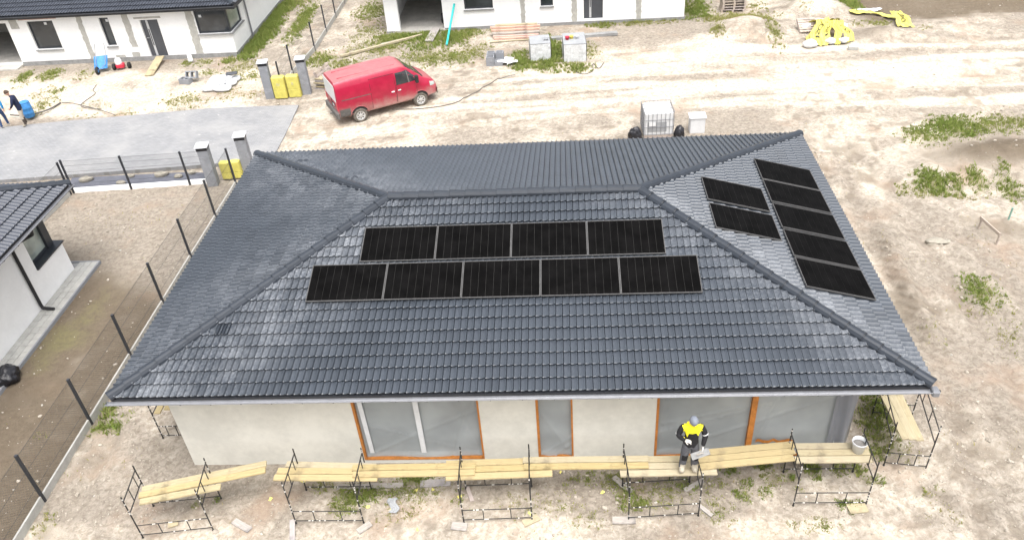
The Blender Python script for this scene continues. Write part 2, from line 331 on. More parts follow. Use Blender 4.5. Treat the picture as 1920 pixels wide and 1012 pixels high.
GRASS=[(-6.3,27.94,0.53,1.14,1,0.3,1),(-6.3,29.83,0.68,1.4,1,0.32,1),(-6.39,31.88,0.7,1.5,1,0.32,1),(-6.55,34.1,0.67,1.42,1,0.32,1),(-6.1,35.16,0.88,1.04,0.7,0.2,0.8),(-4.49,30.8,0.43,1.99,0.8,0.2,0.9),(-4.62,33.11,0.45,1.75,0.8,0.2,0.9),(-6.05,25.8,0.85,1.04,0.5,0.12,0.5),(-2.24,26.26,0.73,0.89,0.8,0.18,0.8),(-0.98,25.44,0.82,0.71,0.6,0.15,0.6),(0.3,27.15,1.26,0.9,0.5,0.12,0.5),(-0.48,29.88,0.89,2.14,0.5,0.12,0.6),(-0.8,33.29,0.95,1.73,0.7,0.16,0.8),(0.67,28.2,0.86,1.1,0.7,0.2,0.8),(1.72,28.67,1.15,1.11,0.9,0.22,0.9),(2.89,28.3,0.85,1.25,1,0.25,1),(4.11,28.52,0.85,1.26,0.9,0.22,0.9),(5.03,29.17,0.63,0.8,0.8,0.2,0.8),(3.19,25.91,1.21,0.99,0.7,0.15,0.7),(4.54,25.62,1.06,0.83,0.8,0.15,0.8),(5.51,26.54,0.7,1.01,0.6,0.15,0.6),(6.69,29.34,0.57,0.48,0.6,0.2,0.7),(7.81,24.92,0.51,1.07,1,0.25,1),(9.34,25.74,0.47,1.83,1,0.3,1),(8.96,24.15,1.25,0.51,0.8,0.22,0.9),(11.14,25.87,0.46,0.97,0.6,0.15,0.6),(11.96,29.43,0.69,0.55,0.8,0.22,0.8),(13.89,29.56,1.09,0.56,0.6,0.2,0.6),(15.28,29.69,0.81,0.48,0.5,0.2,0.6),(10.45,23.8,0.74,0.5,0.7,0.25,0.8),(16.95,30.92,0.77,1.36,1,0.25,1),(17.42,29.47,0.53,0.96,0.5,0.15,0.6),(18.18,29.13,1.05,0.95,0.5,0.18,0.5),(17.4,26.85,0.35,1.01,0.6,0.2,0.6),(19.19,28.84,1.3,0.94,0.4,0.18,0.5),(20.01,26.52,0.35,1.59,0.6,0.2,0.6),(20.1,30.72,0.54,0.84,0.4,0.15,0.6),(22.09,31.02,0.32,0.68,0.6,0.15,0.7),(24.74,30.29,0.42,1,1.2,0.3,1),(22.15,29.06,0.36,0.39,0.5,0.15,0.5),(25.25,27.65,0.54,0.45,0.6,0.15,0.6),(24.21,27.56,0.25,0.37,0.5,0.15,0.5),(27.17,26.67,0.47,0.44,0.3,0.12,0.4),(23.23,15.98,0.75,0.73,0.8,0.16,0.9),(24.51,16.54,0.95,0.85,1,0.18,1),(25.82,16.65,1.13,0.76,0.7,0.14,0.8),(26.89,16.87,0.75,0.58,0.6,0.14,0.7),(22.35,12.52,0.55,0.68,1,0.22,1),(23.09,12.47,0.21,0.53,0.9,0.22,1),(23.79,12.6,0.34,0.61,1,0.22,1),(21.2,12.24,0.17,0.37,0.5,0.14,0.7),(21.68,12.11,0.51,0.36,0.5,0.14,0.6),(22.77,11.8,1.01,0.29,0.5,0.12,0.5),(24.66,12.19,0.37,0.83,0.7,0.18,0.9),(24.94,13.25,0.17,0.32,0.6,0.16,0.9),(21.47,6.54,0.51,0.69,0.8,0.13,1),(21.46,5.83,0.56,0.92,0.35,0.1,0.6),(19.51,4.78,0.3,0.46,0.25,0.08,0.5),(21.31,4.51,0.4,0.69,0.2,0.08,0.5),(21.38,7.03,0.26,0.32,0.7,0.12,1),(-17.39,25.68,0.36,0.65,0.8,0.2,0.9),(-16.09,25.75,0.54,0.65,0.8,0.18,0.8),(-14.15,25.67,0.41,0.55,0.6,0.15,0.7),(-14.52,23.66,0.28,0.51,0.6,0.15,0.8),(-14.51,22.11,0.55,0.84,0.5,0.14,0.6),(-15.02,23.34,0.68,1.03,0.25,0.1,0.5),(-7.73,21.94,0.92,0.78,0.45,0.12,0.5),(-5.68,22.61,0.58,0.65,0.3,0.1,0.4),(-5.35,24.42,0.55,0.63,0.6,0.14,0.7),(-9.24,26.64,0.24,0.47,0.6,0.15,0.7),(-8.31,26.53,0.41,0.46,0.6,0.15,0.7),(-7.07,26.81,0.41,0.62,0.7,0.2,0.8),(-7.61,25.18,0.4,0.44,0.6,0.14,0.7),(-9.93,21.13,0.52,0.51,0.35,0.1,0.5),(-11.86,21.47,0.8,0.79,0.25,0.1,0.5),(-4.8,22.24,0.78,0.51,0.3,0.1,0.4),(-16.96,24.66,0.35,0.63,0.3,0.1,0.5),(-2.28,2.49,0.23,0.3,1,0.22,1),(-2.23,1.93,0.23,0.29,0.9,0.2,1),(-1.88,1.92,0.2,0.2,0.9,0.2,1),(-1.72,2.38,0.15,0.25,0.6,0.14,0.9),(-2.32,1.66,0.2,0.16,0.7,0.16,0.9),(-2.32,0.39,0.19,0.18,0.4,0.1,0.7),(-2.19,-1.13,0.25,0.36,0.6,0.12,0.5),(-1.06,0.86,0.14,0.26,0.15,0.08,0.5),(1.63,-0.42,0.06,0.09,1,0.14,1),(1.16,-0.49,0.1,0.16,0.5,0.08,0.7),(-3.75,1.68,0.17,0.16,0.5,0.08,0.6),(4.78,-0.37,0.42,0.31,0.9,0.13,0.9),(4.6,-0.66,0.24,0.21,0.7,0.1,0.9),(5.25,-0.23,0.22,0.28,0.8,0.12,0.9),(5.79,-0.08,0.31,0.34,0.6,0.1,0.8),(6.16,0.2,0.38,0.16,1,0.16,1),(6.34,-0.09,0.35,0.31,0.5,0.1,0.7),(3.96,-0.02,0.32,0.16,0.5,0.1,0.6),(4.53,-0.07,0.2,0.16,0.6,0.1,0.7),(6.82,0.06,0.22,0.19,0.5,0.1,0.7),(6.17,-0.6,0.48,0.29,0.3,0.08,0.5),(5.85,-0.88,0.48,0.2,0.3,0.08,0.5),(7.23,-0.32,0.12,0.21,0.5,0.12,0.9),(8.93,-0.55,0.71,0.38,0.2,0.08,0.5),(7.98,-0.61,0.48,0.2,0.35,0.08,0.6),(9.89,0.15,0.22,0.15,0.4,0.1,0.7),(10.26,0.18,0.19,0.18,0.5,0.1,0.7),(10.8,0.17,0.31,0.31,0.5,0.1,0.7),(10.96,-0.23,0.24,0.21,0.9,0.14,1),(11.14,-0.58,0.35,0.17,0.8,0.12,0.9),(10.67,0.02,0.24,0.18,0.4,0.1,0.6),(11.79,-0.21,0.59,0.39,0.35,0.08,0.6),(12.29,0.01,0.17,0.15,0.9,0.13,1),(12.54,-0.13,0.09,0.09,0.9,0.12,1),(11.62,-0.67,0.46,0.14,0.5,0.1,0.7),(10.1,-0.91,0.46,0.28,0.25,0.08,0.5),(9.7,-0.41,0.36,0.29,0.25,0.08,0.5),(12.89,0.07,0.31,0.27,0.4,0.08,0.6),(13.42,0.37,0.19,0.12,0.7,0.12,0.9),(13.65,0.02,0.16,0.15,0.7,0.12,0.9),(13.55,-0.37,0.18,0.18,0.8,0.13,1),(13.01,-0.65,0.34,0.35,0.35,0.08,0.6),(14.1,0.52,0.19,0.13,0.8,0.14,1),(14.34,0.21,0.26,0.28,0.5,0.1,0.7),(12.92,-0.86,0.16,0.08,0.7,0.12,0.9),(14.03,-0.26,0.14,0.15,0.5,0.1,0.8),(15.22,0.35,0.16,0.25,1,0.2,1),(14.73,0.13,0.16,0.12,0.8,0.14,1),(16.25,0.4,0.16,0.22,1,0.22,1),(15.85,0.37,0.28,0.19,0.6,0.12,0.8),(16.39,0.04,0.16,0.12,0.7,0.14,0.9),(16.62,0.04,0.14,0.15,0.6,0.12,0.9),(15.69,-0.6,0.18,0.12,0.8,0.14,1),(15.96,-0.56,0.09,0.09,0.7,0.12,0.9),(15.81,-0.78,0.09,0.09,0.6,0.12,0.9),(15.12,-1.07,0.18,0.17,0.4,0.08,0.6),(17.47,-0.33,0.11,0.12,0.5,0.1,0.7),(17.75,-0.23,0.09,0.09,0.4,0.1,0.7),(14.81,-0.16,0.12,0.15,0.4,0.08,0.7),(16.99,1.77,0.37,0.73,0.9,0.14,0.8),(17.34,2.11,0.3,0.68,1,0.16,0.9),(17.81,2.19,0.12,0.53,0.9,0.16,0.9),(17.2,1.27,0.26,0.45,0.8,0.12,0.7),(16.77,0.87,0.24,0.27,0.7,0.12,0.8),(17.51,0.94,0.24,0.34,0.25,0.08,0.5),(17.58,0.48,0.23,0.23,0.2,0.08,0.5),(17.67,-0.82,0.44,0.44,0.15,0.07,0.4),(14.6,-1.14,0.66,0.22,0.2,0.07,0.5)]

# ------------------------------------------------------------------ the ground
def bumpf(x, y, cx, cy, rx, ry, h): return h*np.exp(-(((x-cx)/rx)**2 + ((y-cy)/ry)**2))
def road_mask(x, y):
    c = 21.2 + 0.05*(x-8) + 1.0*np.sin(x*.13)
    return sst(4.6, 2.4, np.abs(y-c)) * sst(-3.5, 0, x)
def yard_mask(x, y): return sst(-2.5, -2.62, x)*sst(14.2, 14.0, y)
def lot_mask(x, y): return sst(16.9, 18.2, x)*sst(17.5, 15, y)
TRK = ((lambda y: 18.55+.10*y+.3*np.sin(y*.4), -3, 13), (lambda y: 20.15+.08*y+.3*np.sin(y*.4), -3, 11), (lambda y: 17.9-.02*y+.4*np.sin(y*.3+1), 2, 15), (lambda y: 19.4+.05*y+.4*np.sin(y*.3+1), 1, 15), (lambda y: 22.0+.5*np.sin(y*.35), 2, 11))
def tracks(x, y):
    n_ = .6*fbm(x*.22, y*.22, 21, 4)+.4*fbm(x*.9, y*.9, 25, 3); t_ = np.zeros_like(x); e_ = np.zeros_like(x)
    for f, lo, hi in TRK:
        d_ = np.abs(x-f(y)); k_ = sst(lo, lo+1, y)*sst(hi, hi-2, y)*sst(.33, .5, n_); t_ = np.maximum(t_, np.exp(-(d_/.24)**4)*k_); e_ = np.maximum(e_, np.exp(-((d_-.36)/.1)**2)*k_)
    u_ = y-.05*x-.5*np.sin(x*.11)
    for c_ in (18.2, 19.7, 21.1, 22.7, 24.0):
        d_ = np.abs(u_-c_-.35*np.sin(x*.21+c_)); k_ = sst(3.5, 6, x)*sst(.36, .54, n_); t_ = np.maximum(t_, .8*np.exp(-(d_/.2)**4)*k_); e_ = np.maximum(e_, np.exp(-((d_-.32)/.1)**2)*k_)
    c_ = np.abs(np.hypot(x-24.5, y-9.5)-6.6); k_ = sst(15.2, 17, x)*sst(23, 21, x)*sst(9, 12, y); t_ = np.maximum(t_, .8*np.exp(-(c_/.24)**4)*k_); e_ = np.maximum(e_, np.exp(-((c_-.36)/.1)**2)*k_)
    return t_, e_
def zg(x, y):
    x = np.asarray(x, float); y = np.asarray(y, float)
    z = (fbm(x*.35, y*.35, 1, 4)-.5)*.10 + (fbm(x*1.7, y*1.7, 5, 3)-.5)*.05 + (vn(x*5, y*5, 8)-.5)*.022
    rd = road_mask(x, y); u = y - .05*x - .5*np.sin(x*.11)
    z = z*(1-.5*rd) + rd*((fbm(x*.12, u*2.1, 9, 3)-.5)*.16)
    lt = lot_mask(x, y); q = x + .16*y
    z = z + lt*((fbm(q*1.9, y*.16, 12, 3)-.5)*.2 + (vn(q*3.5+y*.4, y*3.1-q*.9, 14)-.5)*.05)
    ym = yard_mask(x, y); z = z + ym*((fbm(x*2.6, y*2.6, 51, 4)-.5)*.09 + (vn(x*4+y*2, y*3.4, 53)-.5)*.05*sst(8, 5, y))
    fm = sst(27.6, 28.6, y)*sst(25, 26, x); z = z + fm*(.06*np.sin((y+.06*x+.3*vn(x*.4, y*.4, 57))*15) + .05*(vn(x*4, y*4, 58)-.5))
    tk, te = tracks(x, y); z = z - .06*tk + .045*te
    # heaps, banks and hollows of the building site
    z = z + bumpf(x, y, 18.9, 27.2, 1.7, 1.5, .75) + bumpf(x, y, 17.0, 25.6, 1.6, 1.1, .22) + bumpf(x, y, 22.6, 29.6, 1.5, 1.4, .8)
    z = z + bumpf(x, y, 24.7, 26.0, 1.1, .7, .42) + bumpf(x, y, 26.0, 25.7, 1.3, .5, .25)
    ex = 19.55 + .15*np.sin(y*.9); z = z + sst(3.8, 5, y)*sst(10.6, 9.2, y)*(.24*np.exp(-((x-ex)/.28)**2) - .12*np.exp(-((x-ex+.55)/.3)**2))
    z = z + bumpf(x, y, 20.9, 9.7, 1.6, .5, -.07) + bumpf(x, y, 23.3, 12.0, 2.6, .35, -.12) + bumpf(x, y, 23.5, 13.2, 3, .9, .16) + bumpf(x, y, 25.8, 14.4, 1.8, .8, .38)*(.6+.8*fbm(x*1.3, y*1.3, 91, 3)) + bumpf(x, y, 28.5, 14.6, 1.5, .7, .3)
    z = z + bumpf(x, y, -3.6, 2.9, .45, .35, -.14) + bumpf(x, y, -1.75, .6, .14, 1.6, -.13)
    # level where something built stands
    flat = np.zeros_like(z)
    for (a, b_, c, d) in ((-.2, 16.9, .1, 10.9), (-30, -6.7, 26.9, 45), (.2, 16.6, 29.3, 45), (-30, -5.6, -5, 9.4)):
        flat = np.maximum(flat, sst(a-.5, a, x)*sst(b_+.5, b_, x)*sst(c-.5, c, y)*sst(d+.5, d, y))
    pv = sst(-1.7, -2.4, x)*sst(14.2, 15.0, y)*sst(22.0, 21.0, y); z = z*(1-pv) - pv*.12
    vp = sst(3.2, 2.4, np.hypot(x-2.2, y-20.3)); z = z*(1-.9*vp)
    return z*(1-flat) - flat*.05
def build_ground():
    gx = np.concatenate([-30-np.geomspace(.3, 800, 22)[::-1], np.arange(-30, 36, .13), 36+np.geomspace(.3, 800, 22)])
    gy = np.concatenate([-3-np.geomspace(.3, 600, 20)[::-1], np.arange(-3, 42, .13), 42+np.geomspace(.3, 1200, 22)])
    X, Y = np.meshgrid(gx, gy); far = np.maximum(np.maximum(sst(36, 60, X), sst(-30, -60, X)), np.maximum(sst(42, 70, Y), sst(-3, -30, Y)))
    Z = zg(X, Y)*(1-far)
    nx, ny = len(gx), len(gy); V = np.stack([X, Y, Z], -1).reshape(-1, 3)
    i = np.arange(nx*ny).reshape(ny, nx); F = np.stack([i[:-1, :-1], i[:-1, 1:], i[1:, 1:], i[1:, :-1]], -1).reshape(-1, 4)
    me = bpy.data.meshes.new('ground'); me.vertices.add(len(V)); me.vertices.foreach_set('co', V.ravel())
    me.loops.add(F.size); me.loops.foreach_set('vertex_index', F.ravel().astype(np.int32))
    me.polygons.add(len(F)); me.polygons.foreach_set('loop_start', np.arange(0, F.size, 4, dtype=np.int32)); me.polygons.foreach_set('loop_total', np.full(len(F), 4, np.int32))
    me.polygons.foreach_set('use_smooth', np.ones(len(F), bool)); me.update(); me.validate()
    # which soil lies where: r = washed pale sand, g = dark humus, b = moss and old grass in the soil
    n1 = fbm(X*.22, Y*.22, 21, 4); n2 = fbm(X*.9, Y*.9, 25, 4); n3 = fbm(X*2.6, Y*2.6, 31, 3)
    rd = road_mask(X, Y); u = Y-.05*X-.5*np.sin(X*.11); streak = fbm(X*.13, u*1.5, 41, 4)
    pale = np.clip(.25 + .5*(n1-.5)*2 + .25*(n2-.5)*2, 0, 1)
    pale = np.maximum(pale, rd*np.clip(.66+2.4*(streak-.5), 0, 1))
    pale = np.maximum(pale, .95*np.exp(-(((X-16.6)/2.6)**2+((Y-25)/1.8)**2)))
    pale = np.maximum(pale, 1.0*np.exp(-(((X-24)/6)**2+((Y-21.6)/1.6)**2)))
    pale = np.maximum(pale, .9*np.exp(-(((X-22.6)/1.5)**2+((Y-29.6)/1.3)**2)))
    pale = np.maximum(pale, .85*sst(-2.2, -6, X)*sst(20.4, 21.4, Y)*sst(26.8, 25, Y)*np.clip(.5+1.2*(n2-.3), 0, 1))
    pale = np.maximum(pale, sst(-.6, -1.15, Y)*np.clip(.3+1.6*(n2-.35), 0, 1)*.9)
    pale = np.maximum(pale, .7*np.exp(-(((X-18.5)/1.0)**2+((Y-8.0)/4)**2))*np.clip(.4+n2, 0, 1))
    yd = yard_mask(X, Y); pale = pale*(1-yd*.8)
    br = yd*(.12+.6*(n2-.35)) + yd*sst(9.0, 6.8, Y+.55*(X+4)+2*(n2-.5))*(.35+.6*n3) + .9*sst(26.9, 28.6, Y-.1*(X-26)+1.6*(n2-.5))*sst(23.6, 25.6, X)
    br = np.maximum(br, .9*np.exp(-(((X-25.8)/3.6)**2+((Y-14.4)/1.3)**2))); br = np.maximum(br, .5*np.exp(-(((X-24.5)/1.6)**2+((Y-25.9)/.9)**2)))
    br = np.maximum(br, .55*sst(-.9, -1.7, X)*sst(-2.5, -2.2, X)*sst(3.2, 1.4, Y)*np.clip(.2+1.4*(n2-.25), 0, 1))
    br = np.maximum(br, .55*sst(.5, .7, n2)*lot_mask(X, Y)*sst(.3, .6, n1)) 
    br = np.maximum(br, .5*sst(.52, .68, n3)*sst(.45, .62, n1)*(1-yd))
    gr = yd*np.exp(-(((X+5.0)/.9)**2+((Y-5.6)/2.4)**2))*.42*np.clip(.3+1.2*n2, 0, 1) + yd*.2*sst(.5, .7, n2)
    for (cx, cy, rx, ry, d, hh, l) in GRASS:
        if rx > 4: continue
        s_ = (np.abs(gx-cx) < rx*2.2).nonzero()[0]; t_ = (np.abs(gy-cy) < ry*2.2).nonzero()[0]
        if len(s_) == 0 or len(t_) == 0: continue
        sl_ = (slice(t_[0], t_[-1]+1), slice(s_[0], s_[-1]+1))
        g_ = np.exp(-(((X[sl_]-cx)/(rx*1.15))**2+((Y[sl_]-cy)/(ry*1.15))**2)*1.1)*min(1, d)*1.0
        gr[sl_] = np.maximum(gr[sl_], g_*np.clip(.4+n3[sl_], 0, 1))
    trk, _ = tracks(X, Y); pale = pale*(1-.35*trk); br = np.maximum(br, trk*.28*np.clip(.4+n3, 0, 1))
    A = np.stack([np.clip(pale, 0, 1), np.clip(br, 0, 1), np.clip(gr, 0, 1), np.clip(trk, 0, 1)], -1).reshape(-1, 4)
    at = me.color_attributes.new('soil', 'FLOAT_COLOR', 'POINT'); at.data.foreach_set('color', A.ravel().astype(np.float32))
    m = bpy.data.materials.new('soil'); t, b = nodes(m)
    pos = N(t, 'ShaderNodeNewGeometry').outputs['Position']
    sp = N(t, 'ShaderNodeSeparateColor'); t.links.new(N(t, 'ShaderNodeAttribute', attribute_name='soil').outputs['Color'], sp.inputs[0])
    a1 = noise(t, 1.3, 6, .68, pos, .7); a2 = noise(t, 7, 6, .74, pos, .6); a3 = noise(t, 30, 5, .75, pos, .4)
    o = mixc(t, ramp(t, a2, .32, .68), (0.198, 0.174, 0.145), (0.352, 0.321, 0.282))
    fp = mth(t, 'ADD', sp.outputs[0], mth(t, 'MULTIPLY', mth(t, 'SUBTRACT', a1, .5), 1.1))
    o = mixc(t, ramp(t, fp, .1, .8), o, mixc(t, ramp(t, a2, .32, .68), (0.405, 0.356, 0.29), (0.634, 0.598, 0.537)))
    rdn = ramp(t, noise(t, .5, 4, .6, pos), .52, .72)
    o = mixc(t, mth(t, 'MULTIPLY', rdn, .62), o, (0.326, 0.246, 0.189))
    fb_ = mth(t, 'ADD', sp.outputs[1], mth(t, 'MULTIPLY', mth(t, 'SUBTRACT', a2, .5), .6))
    o = mixc(t, mth(t, 'MULTIPLY', ramp(t, fb_, .15, .85), .9), o, mixc(t, a2, (0.088, 0.0704, 0.051), (0.167, 0.136, 0.101)))
    fg = mth(t, 'ADD', sp.outputs[2], mth(t, 'MULTIPLY', mth(t, 'SUBTRACT', a2, .5), .9))
    o = mixc(t, mth(t, 'MULTIPLY', ramp(t, fg, .25, .9), .75), o, mixc(t, a3, (0.132, 0.141, 0.0484), (0.229, 0.22, 0.106)))
    wv = N(t, 'ShaderNodeTexWave', wave_type='BANDS', bands_direction='DIAGONAL'); t.links.new(pos, wv.inputs['Vector']); wv.inputs['Scale'].default_value = 1.3; wv.inputs['Distortion'].default_value = 2.0; wv.inputs['Detail'].default_value = 2
    al_ = N(t, 'ShaderNodeAttribute', attribute_name='soil').outputs['Alpha']; tw_ = mth(t, 'MULTIPLY', al_, wv.outputs['Fac'])
    o = mixc(t, mth(t, 'MULTIPLY', mth(t, 'MULTIPLY', al_, mth(t, 'SUBTRACT', 1.0, wv.outputs['Fac'])), .22), o, (.2, .16, .125))
    # crumbs, straw and footprints
    o = mixc(t, mth(t, 'MULTIPLY', ramp(t, a3, .53, .68), .32), o, (0.132, 0.11, 0.088))
    o = mixc(t, mth(t, 'MULTIPLY', ramp(t, a3, .36, .24), .35), o, (0.66, 0.625, 0.563))
    vo = N(t, 'ShaderNodeTexVoronoi'); vo.inputs['Scale'].default_value = 2.3; vo.inputs['Randomness'].default_value = 1; t.links.new(pos, vo.inputs['Vector'])
    o = mixc(t, mth(t, 'MULTIPLY', ramp(t, vo.outputs['Distance'], .12, .03), .4), o, (0.194, 0.158, 0.119))
    o = mixc(t, 1.0, o, (1.0, .968, .922), 'MULTIPLY')
    t.links.new(o, b.inputs['Base Color']); b.inputs['Roughness'].default_value = .97; b.inputs['Specular IOR Level'].default_value = .15
    hh = mth(t, 'ADD', mth(t, 'MULTIPLY', a2, .7), mth(t, 'MULTIPLY', a3, .35)); 
    hh = mth(t, 'ADD', hh, mth(t, 'MULTIPLY', tw_, .8)); bump(t, b, hh, 1.0, .06)
    me.materials.append(m)
    return tag(link('ground', me), 'sandy building site ground with ruts, heaps and patches of soil', None, None, 'structure')
def zp(x, y): return float(zg(np.array([x]), np.array([y]))[0])
build_ground()

# block paved road on the left, ending in the sand
def paving_mat(name, a, b_, sc):
    m = bpy.data.materials.new(name); t, b = nodes(m)
    pos = N(t, 'ShaderNodeNewGeometry').outputs['Position']
    br = N(t, 'ShaderNodeTexBrick'); t.links.new(pos, br.inputs['Vector']); br.inputs['Scale'].default_value = sc
    br.inputs['Color1'].default_value = (*a, 1); br.inputs['Color2'].default_value = (*b_, 1); br.inputs['Mortar'].default_value = (.18, .178, .172, 1)
    br.inputs['Mortar Size'].default_value = .022; br.inputs['Brick Width'].default_value = .5; br.inputs['Row Height'].default_value = .25
    n1 = noise(t, .6, 5, .6, pos); n2 = noise(t, 4, 5, .7, pos, .5)
    o = mixc(t, mth(t, 'MULTIPLY', ramp(t, n1, .4, .7), .5), br.outputs['Color'], (.33, .325, .315))
    o = mixc(t, mth(t, 'MULTIPLY', ramp(t, n2, .6, .75), .7), o, (.46, .45, .43))
    o = mixc(t, mth(t, 'MULTIPLY', ramp(t, n2, .36, .25), .3), o, (.2, .2, .205))
    t.links.new(o, b.inputs['Base Color']); b.inputs['Roughness'].default_value = .9
    bump(t, b, br.outputs['Fac'], -.15, .01); return m
M['paving'] = paving_mat('block_paving', (.205, .209, .218), (.25, .254, .262), 2.5)
pr = MB()
poly = [(-60, 17.6), (-26, 15.3), (-12.6, 15.05), (-2.2, 15.9), (-1.75, 16.7), (-1.8, 18.6), (-1.95, 20.95), (-5.9, 21.0), (-9.7, 20.55), (-13, 20.2), (-15.3, 19.85), (-26, 19.0), (-60, 18.9)]
pr.prism(poly, -.2, .03)
tag(pr.build('paved_road', M['paving']), 'grey block paved road ending in sand', None, None, 'structure')

# ------------------------------------------------------------------ tiled roofs
def tile_shape(wd, ln, lift=.056, amp=.038):
    """one double roll roof tile: u across, v up the slope, n out"""
    us = []; k = 0
    for base in (0, .5):
        for u, z in ((.0, -.012), (.018, .003), (.1, .0), (.22, .004), (.33, .014), (.4, .025), (.435, .0265), (.462, .018)): us.append((base+u, z*amp/.0265))
    us.append((1.0, .0))
    us = [(u, z if u-int(u*2)/2 < .47 else z*.5-.008) for u, z in us]; us[-1] = (1.0, -.012)
    n = len(us); vs = []
    for v, l, d in ((ln, 0, 0), (ln*.06, lift*.97, 0), (0, lift-.006, 0), (.016, lift-.06, -1)):
        for (u, z) in us: vs.append((u*wd, v, z + l))
    fs = []
    for r in range(3):
        for i in range(n-1): fs.append([(r+1)*n+i, (r+1)*n+i+1, r*n+i+1, r*n+i])
    return vs, fs
def frame_mat(o, eu, ev):
    eu = Vector(eu).normalized(); ev = Vector(ev).normalized(); en = eu.cross(ev)
    m = Matrix.Identity(4)
    for i, c in enumerate((eu, ev, en)):
        for j in range(3): m[j][i] = c[j]
    m.translation = Vector(o); return m
def slope(parent, o, eu, ev, Le, S, nt_, nc, cosp, mat, single, region=None, left=True, right=True, overhang=.04, name='roof_tile'):
    """lays nt_ x nc tiles on a hipped slope; the courses in `single` become objects, the rest one joined part"""
    F = frame_mat(Vector(o) - org(parent), eu, ev); wd = Le/nt_; g = S/nc
    tv, tf = tile_shape(wd, g + .035)
    me0 = bpy.data.meshes.new('roof_tile'); me0.from_pydata(tv, [], tf); me0.materials.append(mat); me0.update()
    V = []; Fc = []
    for c in range(nc):
        v0 = c*g - overhang
        for i in range(nt_):
            u0 = i*wd
            lo, hi = v0*cosp, (v0+g)*cosp
            if left and u0+wd < lo + .0: continue
            if right and u0 > Le - lo: continue
            cut = (left and u0 < hi) or (right and u0+wd > Le-hi)
            if region and not region(u0, v0): continue
            jit = random.uniform(-.0035, .0035)
            if (single(c, u0) if callable(single) else c in single):
                if not cut: o_ = link(name, me0, parent)
                else:
                    bm = bmesh.new()
                    vv = [bm.verts.new(p) for p in tv]; [bm.faces.new([vv[k] for k in f]) for f in tf]
                    if left: bmesh.ops.bisect_plane(bm, geom=bm.verts[:]+bm.edges[:]+bm.faces[:], plane_co=(0-u0, 0-v0, 0), plane_no=(-1, cosp, 0), clear_outer=True)
                    if right: bmesh.ops.bisect_plane(bm, geom=bm.verts[:]+bm.edges[:]+bm.faces[:], plane_co=(Le-u0, 0-v0, 0), plane_no=(1, cosp, 0), clear_outer=True)
                    if len(bm.faces) == 0: bm.free(); continue
                    me = bpy.data.meshes.new('cut_tile'); bm.to_mesh(me); bm.free(); me.materials.append(mat); o_ = link(name, me, parent)
                o_.matrix_local = F @ Matrix.Translation((u0, v0, jit)) @ Matrix.Rotation(random.uniform(-.004, .004), 4, 'Z')
            else:
                b = len(V); V += [(p[0]+u0, p[1]+v0, p[2]+jit) for p in tv]; Fc += [[k+b for k in f] for f in tf]
    if V:
        bm = bmesh.new(); me = bpy.data.meshes.new('roof_tiles'); me.from_pydata(V, [], Fc); bm.from_mesh(me)
        if left: bmesh.ops.bisect_plane(bm, geom=bm.verts[:]+bm.edges[:]+bm.faces[:], plane_co=(0, 0, 0), plane_no=(-1, cosp, 0), clear_outer=True)
        if right: bmesh.ops.bisect_plane(bm, geom=bm.verts[:]+bm.edges[:]+bm.faces[:], plane_co=(Le, 0, 0), plane_no=(1, cosp, 0), clear_outer=True)
        bm.to_mesh(me); bm.free(); me.materials.append(mat)
        q = link('roof_tiles', me, parent); q.matrix_local = F; q['kind'] = 'stuff'
def cap_mesh(ln, r=.13, hgt=.095):
    vs = []; prof = [(-1, -.35), (-.93, .18), (-.62, .78), (-.2, 1.0), (.2, 1.0), (.62, .78), (.93, .18), (1, -.35)]
    n = len(prof)
    for y, k, dz in ((0, 1.02, .009), (.01, 1.035, .011), (.02, 1.03, .01), (ln+.05, .945, -.01)):
        for a, b in prof: vs.append((a*r*k, y, b*hgt*k + dz))
    fs = [[j*n+i, j*n+i+1, (j+1)*n+i+1, (j+1)*n+i] for j in range(3) for i in range(n-1)] + [[n-1-i for i in range(n)]]
    fs = [f[::-1] for f in fs]
    me = bpy.data.meshes.new('ridge_cap'); me.from_pydata(vs, [], fs); me.update(); return me
def caps(parent, p0, p1, n, mat, lift=.03, clips=False):
    p0 = Vector(p0); p1 = Vector(p1); d = (p1-p0); ln = d.length/n; d.normalize()
    side = d.cross(Vector((0, 0, 1))).normalized(); up = side.cross(d)
    me = cap_mesh(ln); me.materials.append(mat)
    mc = None
    if clips:
        c = MB(); 
        for a, b in zip([(-.14, -.03), (-.1, .05), (-.03, .1), (.05, .098)], [(-.1, .05), (-.03, .1), (.05, .098), (.11, .04)]): c.tube((a[0], 0, a[1]), (b[0], 0, b[1]), .0075, 5)
        mc = c.mesh('cap_clip', M['black_steel'])
    for i in range(n):
        F = Matrix.Identity(4)
        for k, cvec in enumerate((side, d, up)):
            for j in range(3): F[j][k] = cvec[j]
        F.translation = p0 + d*(ln*i) + up*(lift + random.uniform(-.004, .004)) - org(parent)
        o = link('ridge_cap', me, parent); o.matrix_local = F @ Matrix.Rotation(random.uniform(-.01, .01), 4, 'Z')
        if mc and i > 0:
            q = link('cap_clip', mc, parent); q.matrix_local = F @ Matrix.Translation((0, .02, .012))

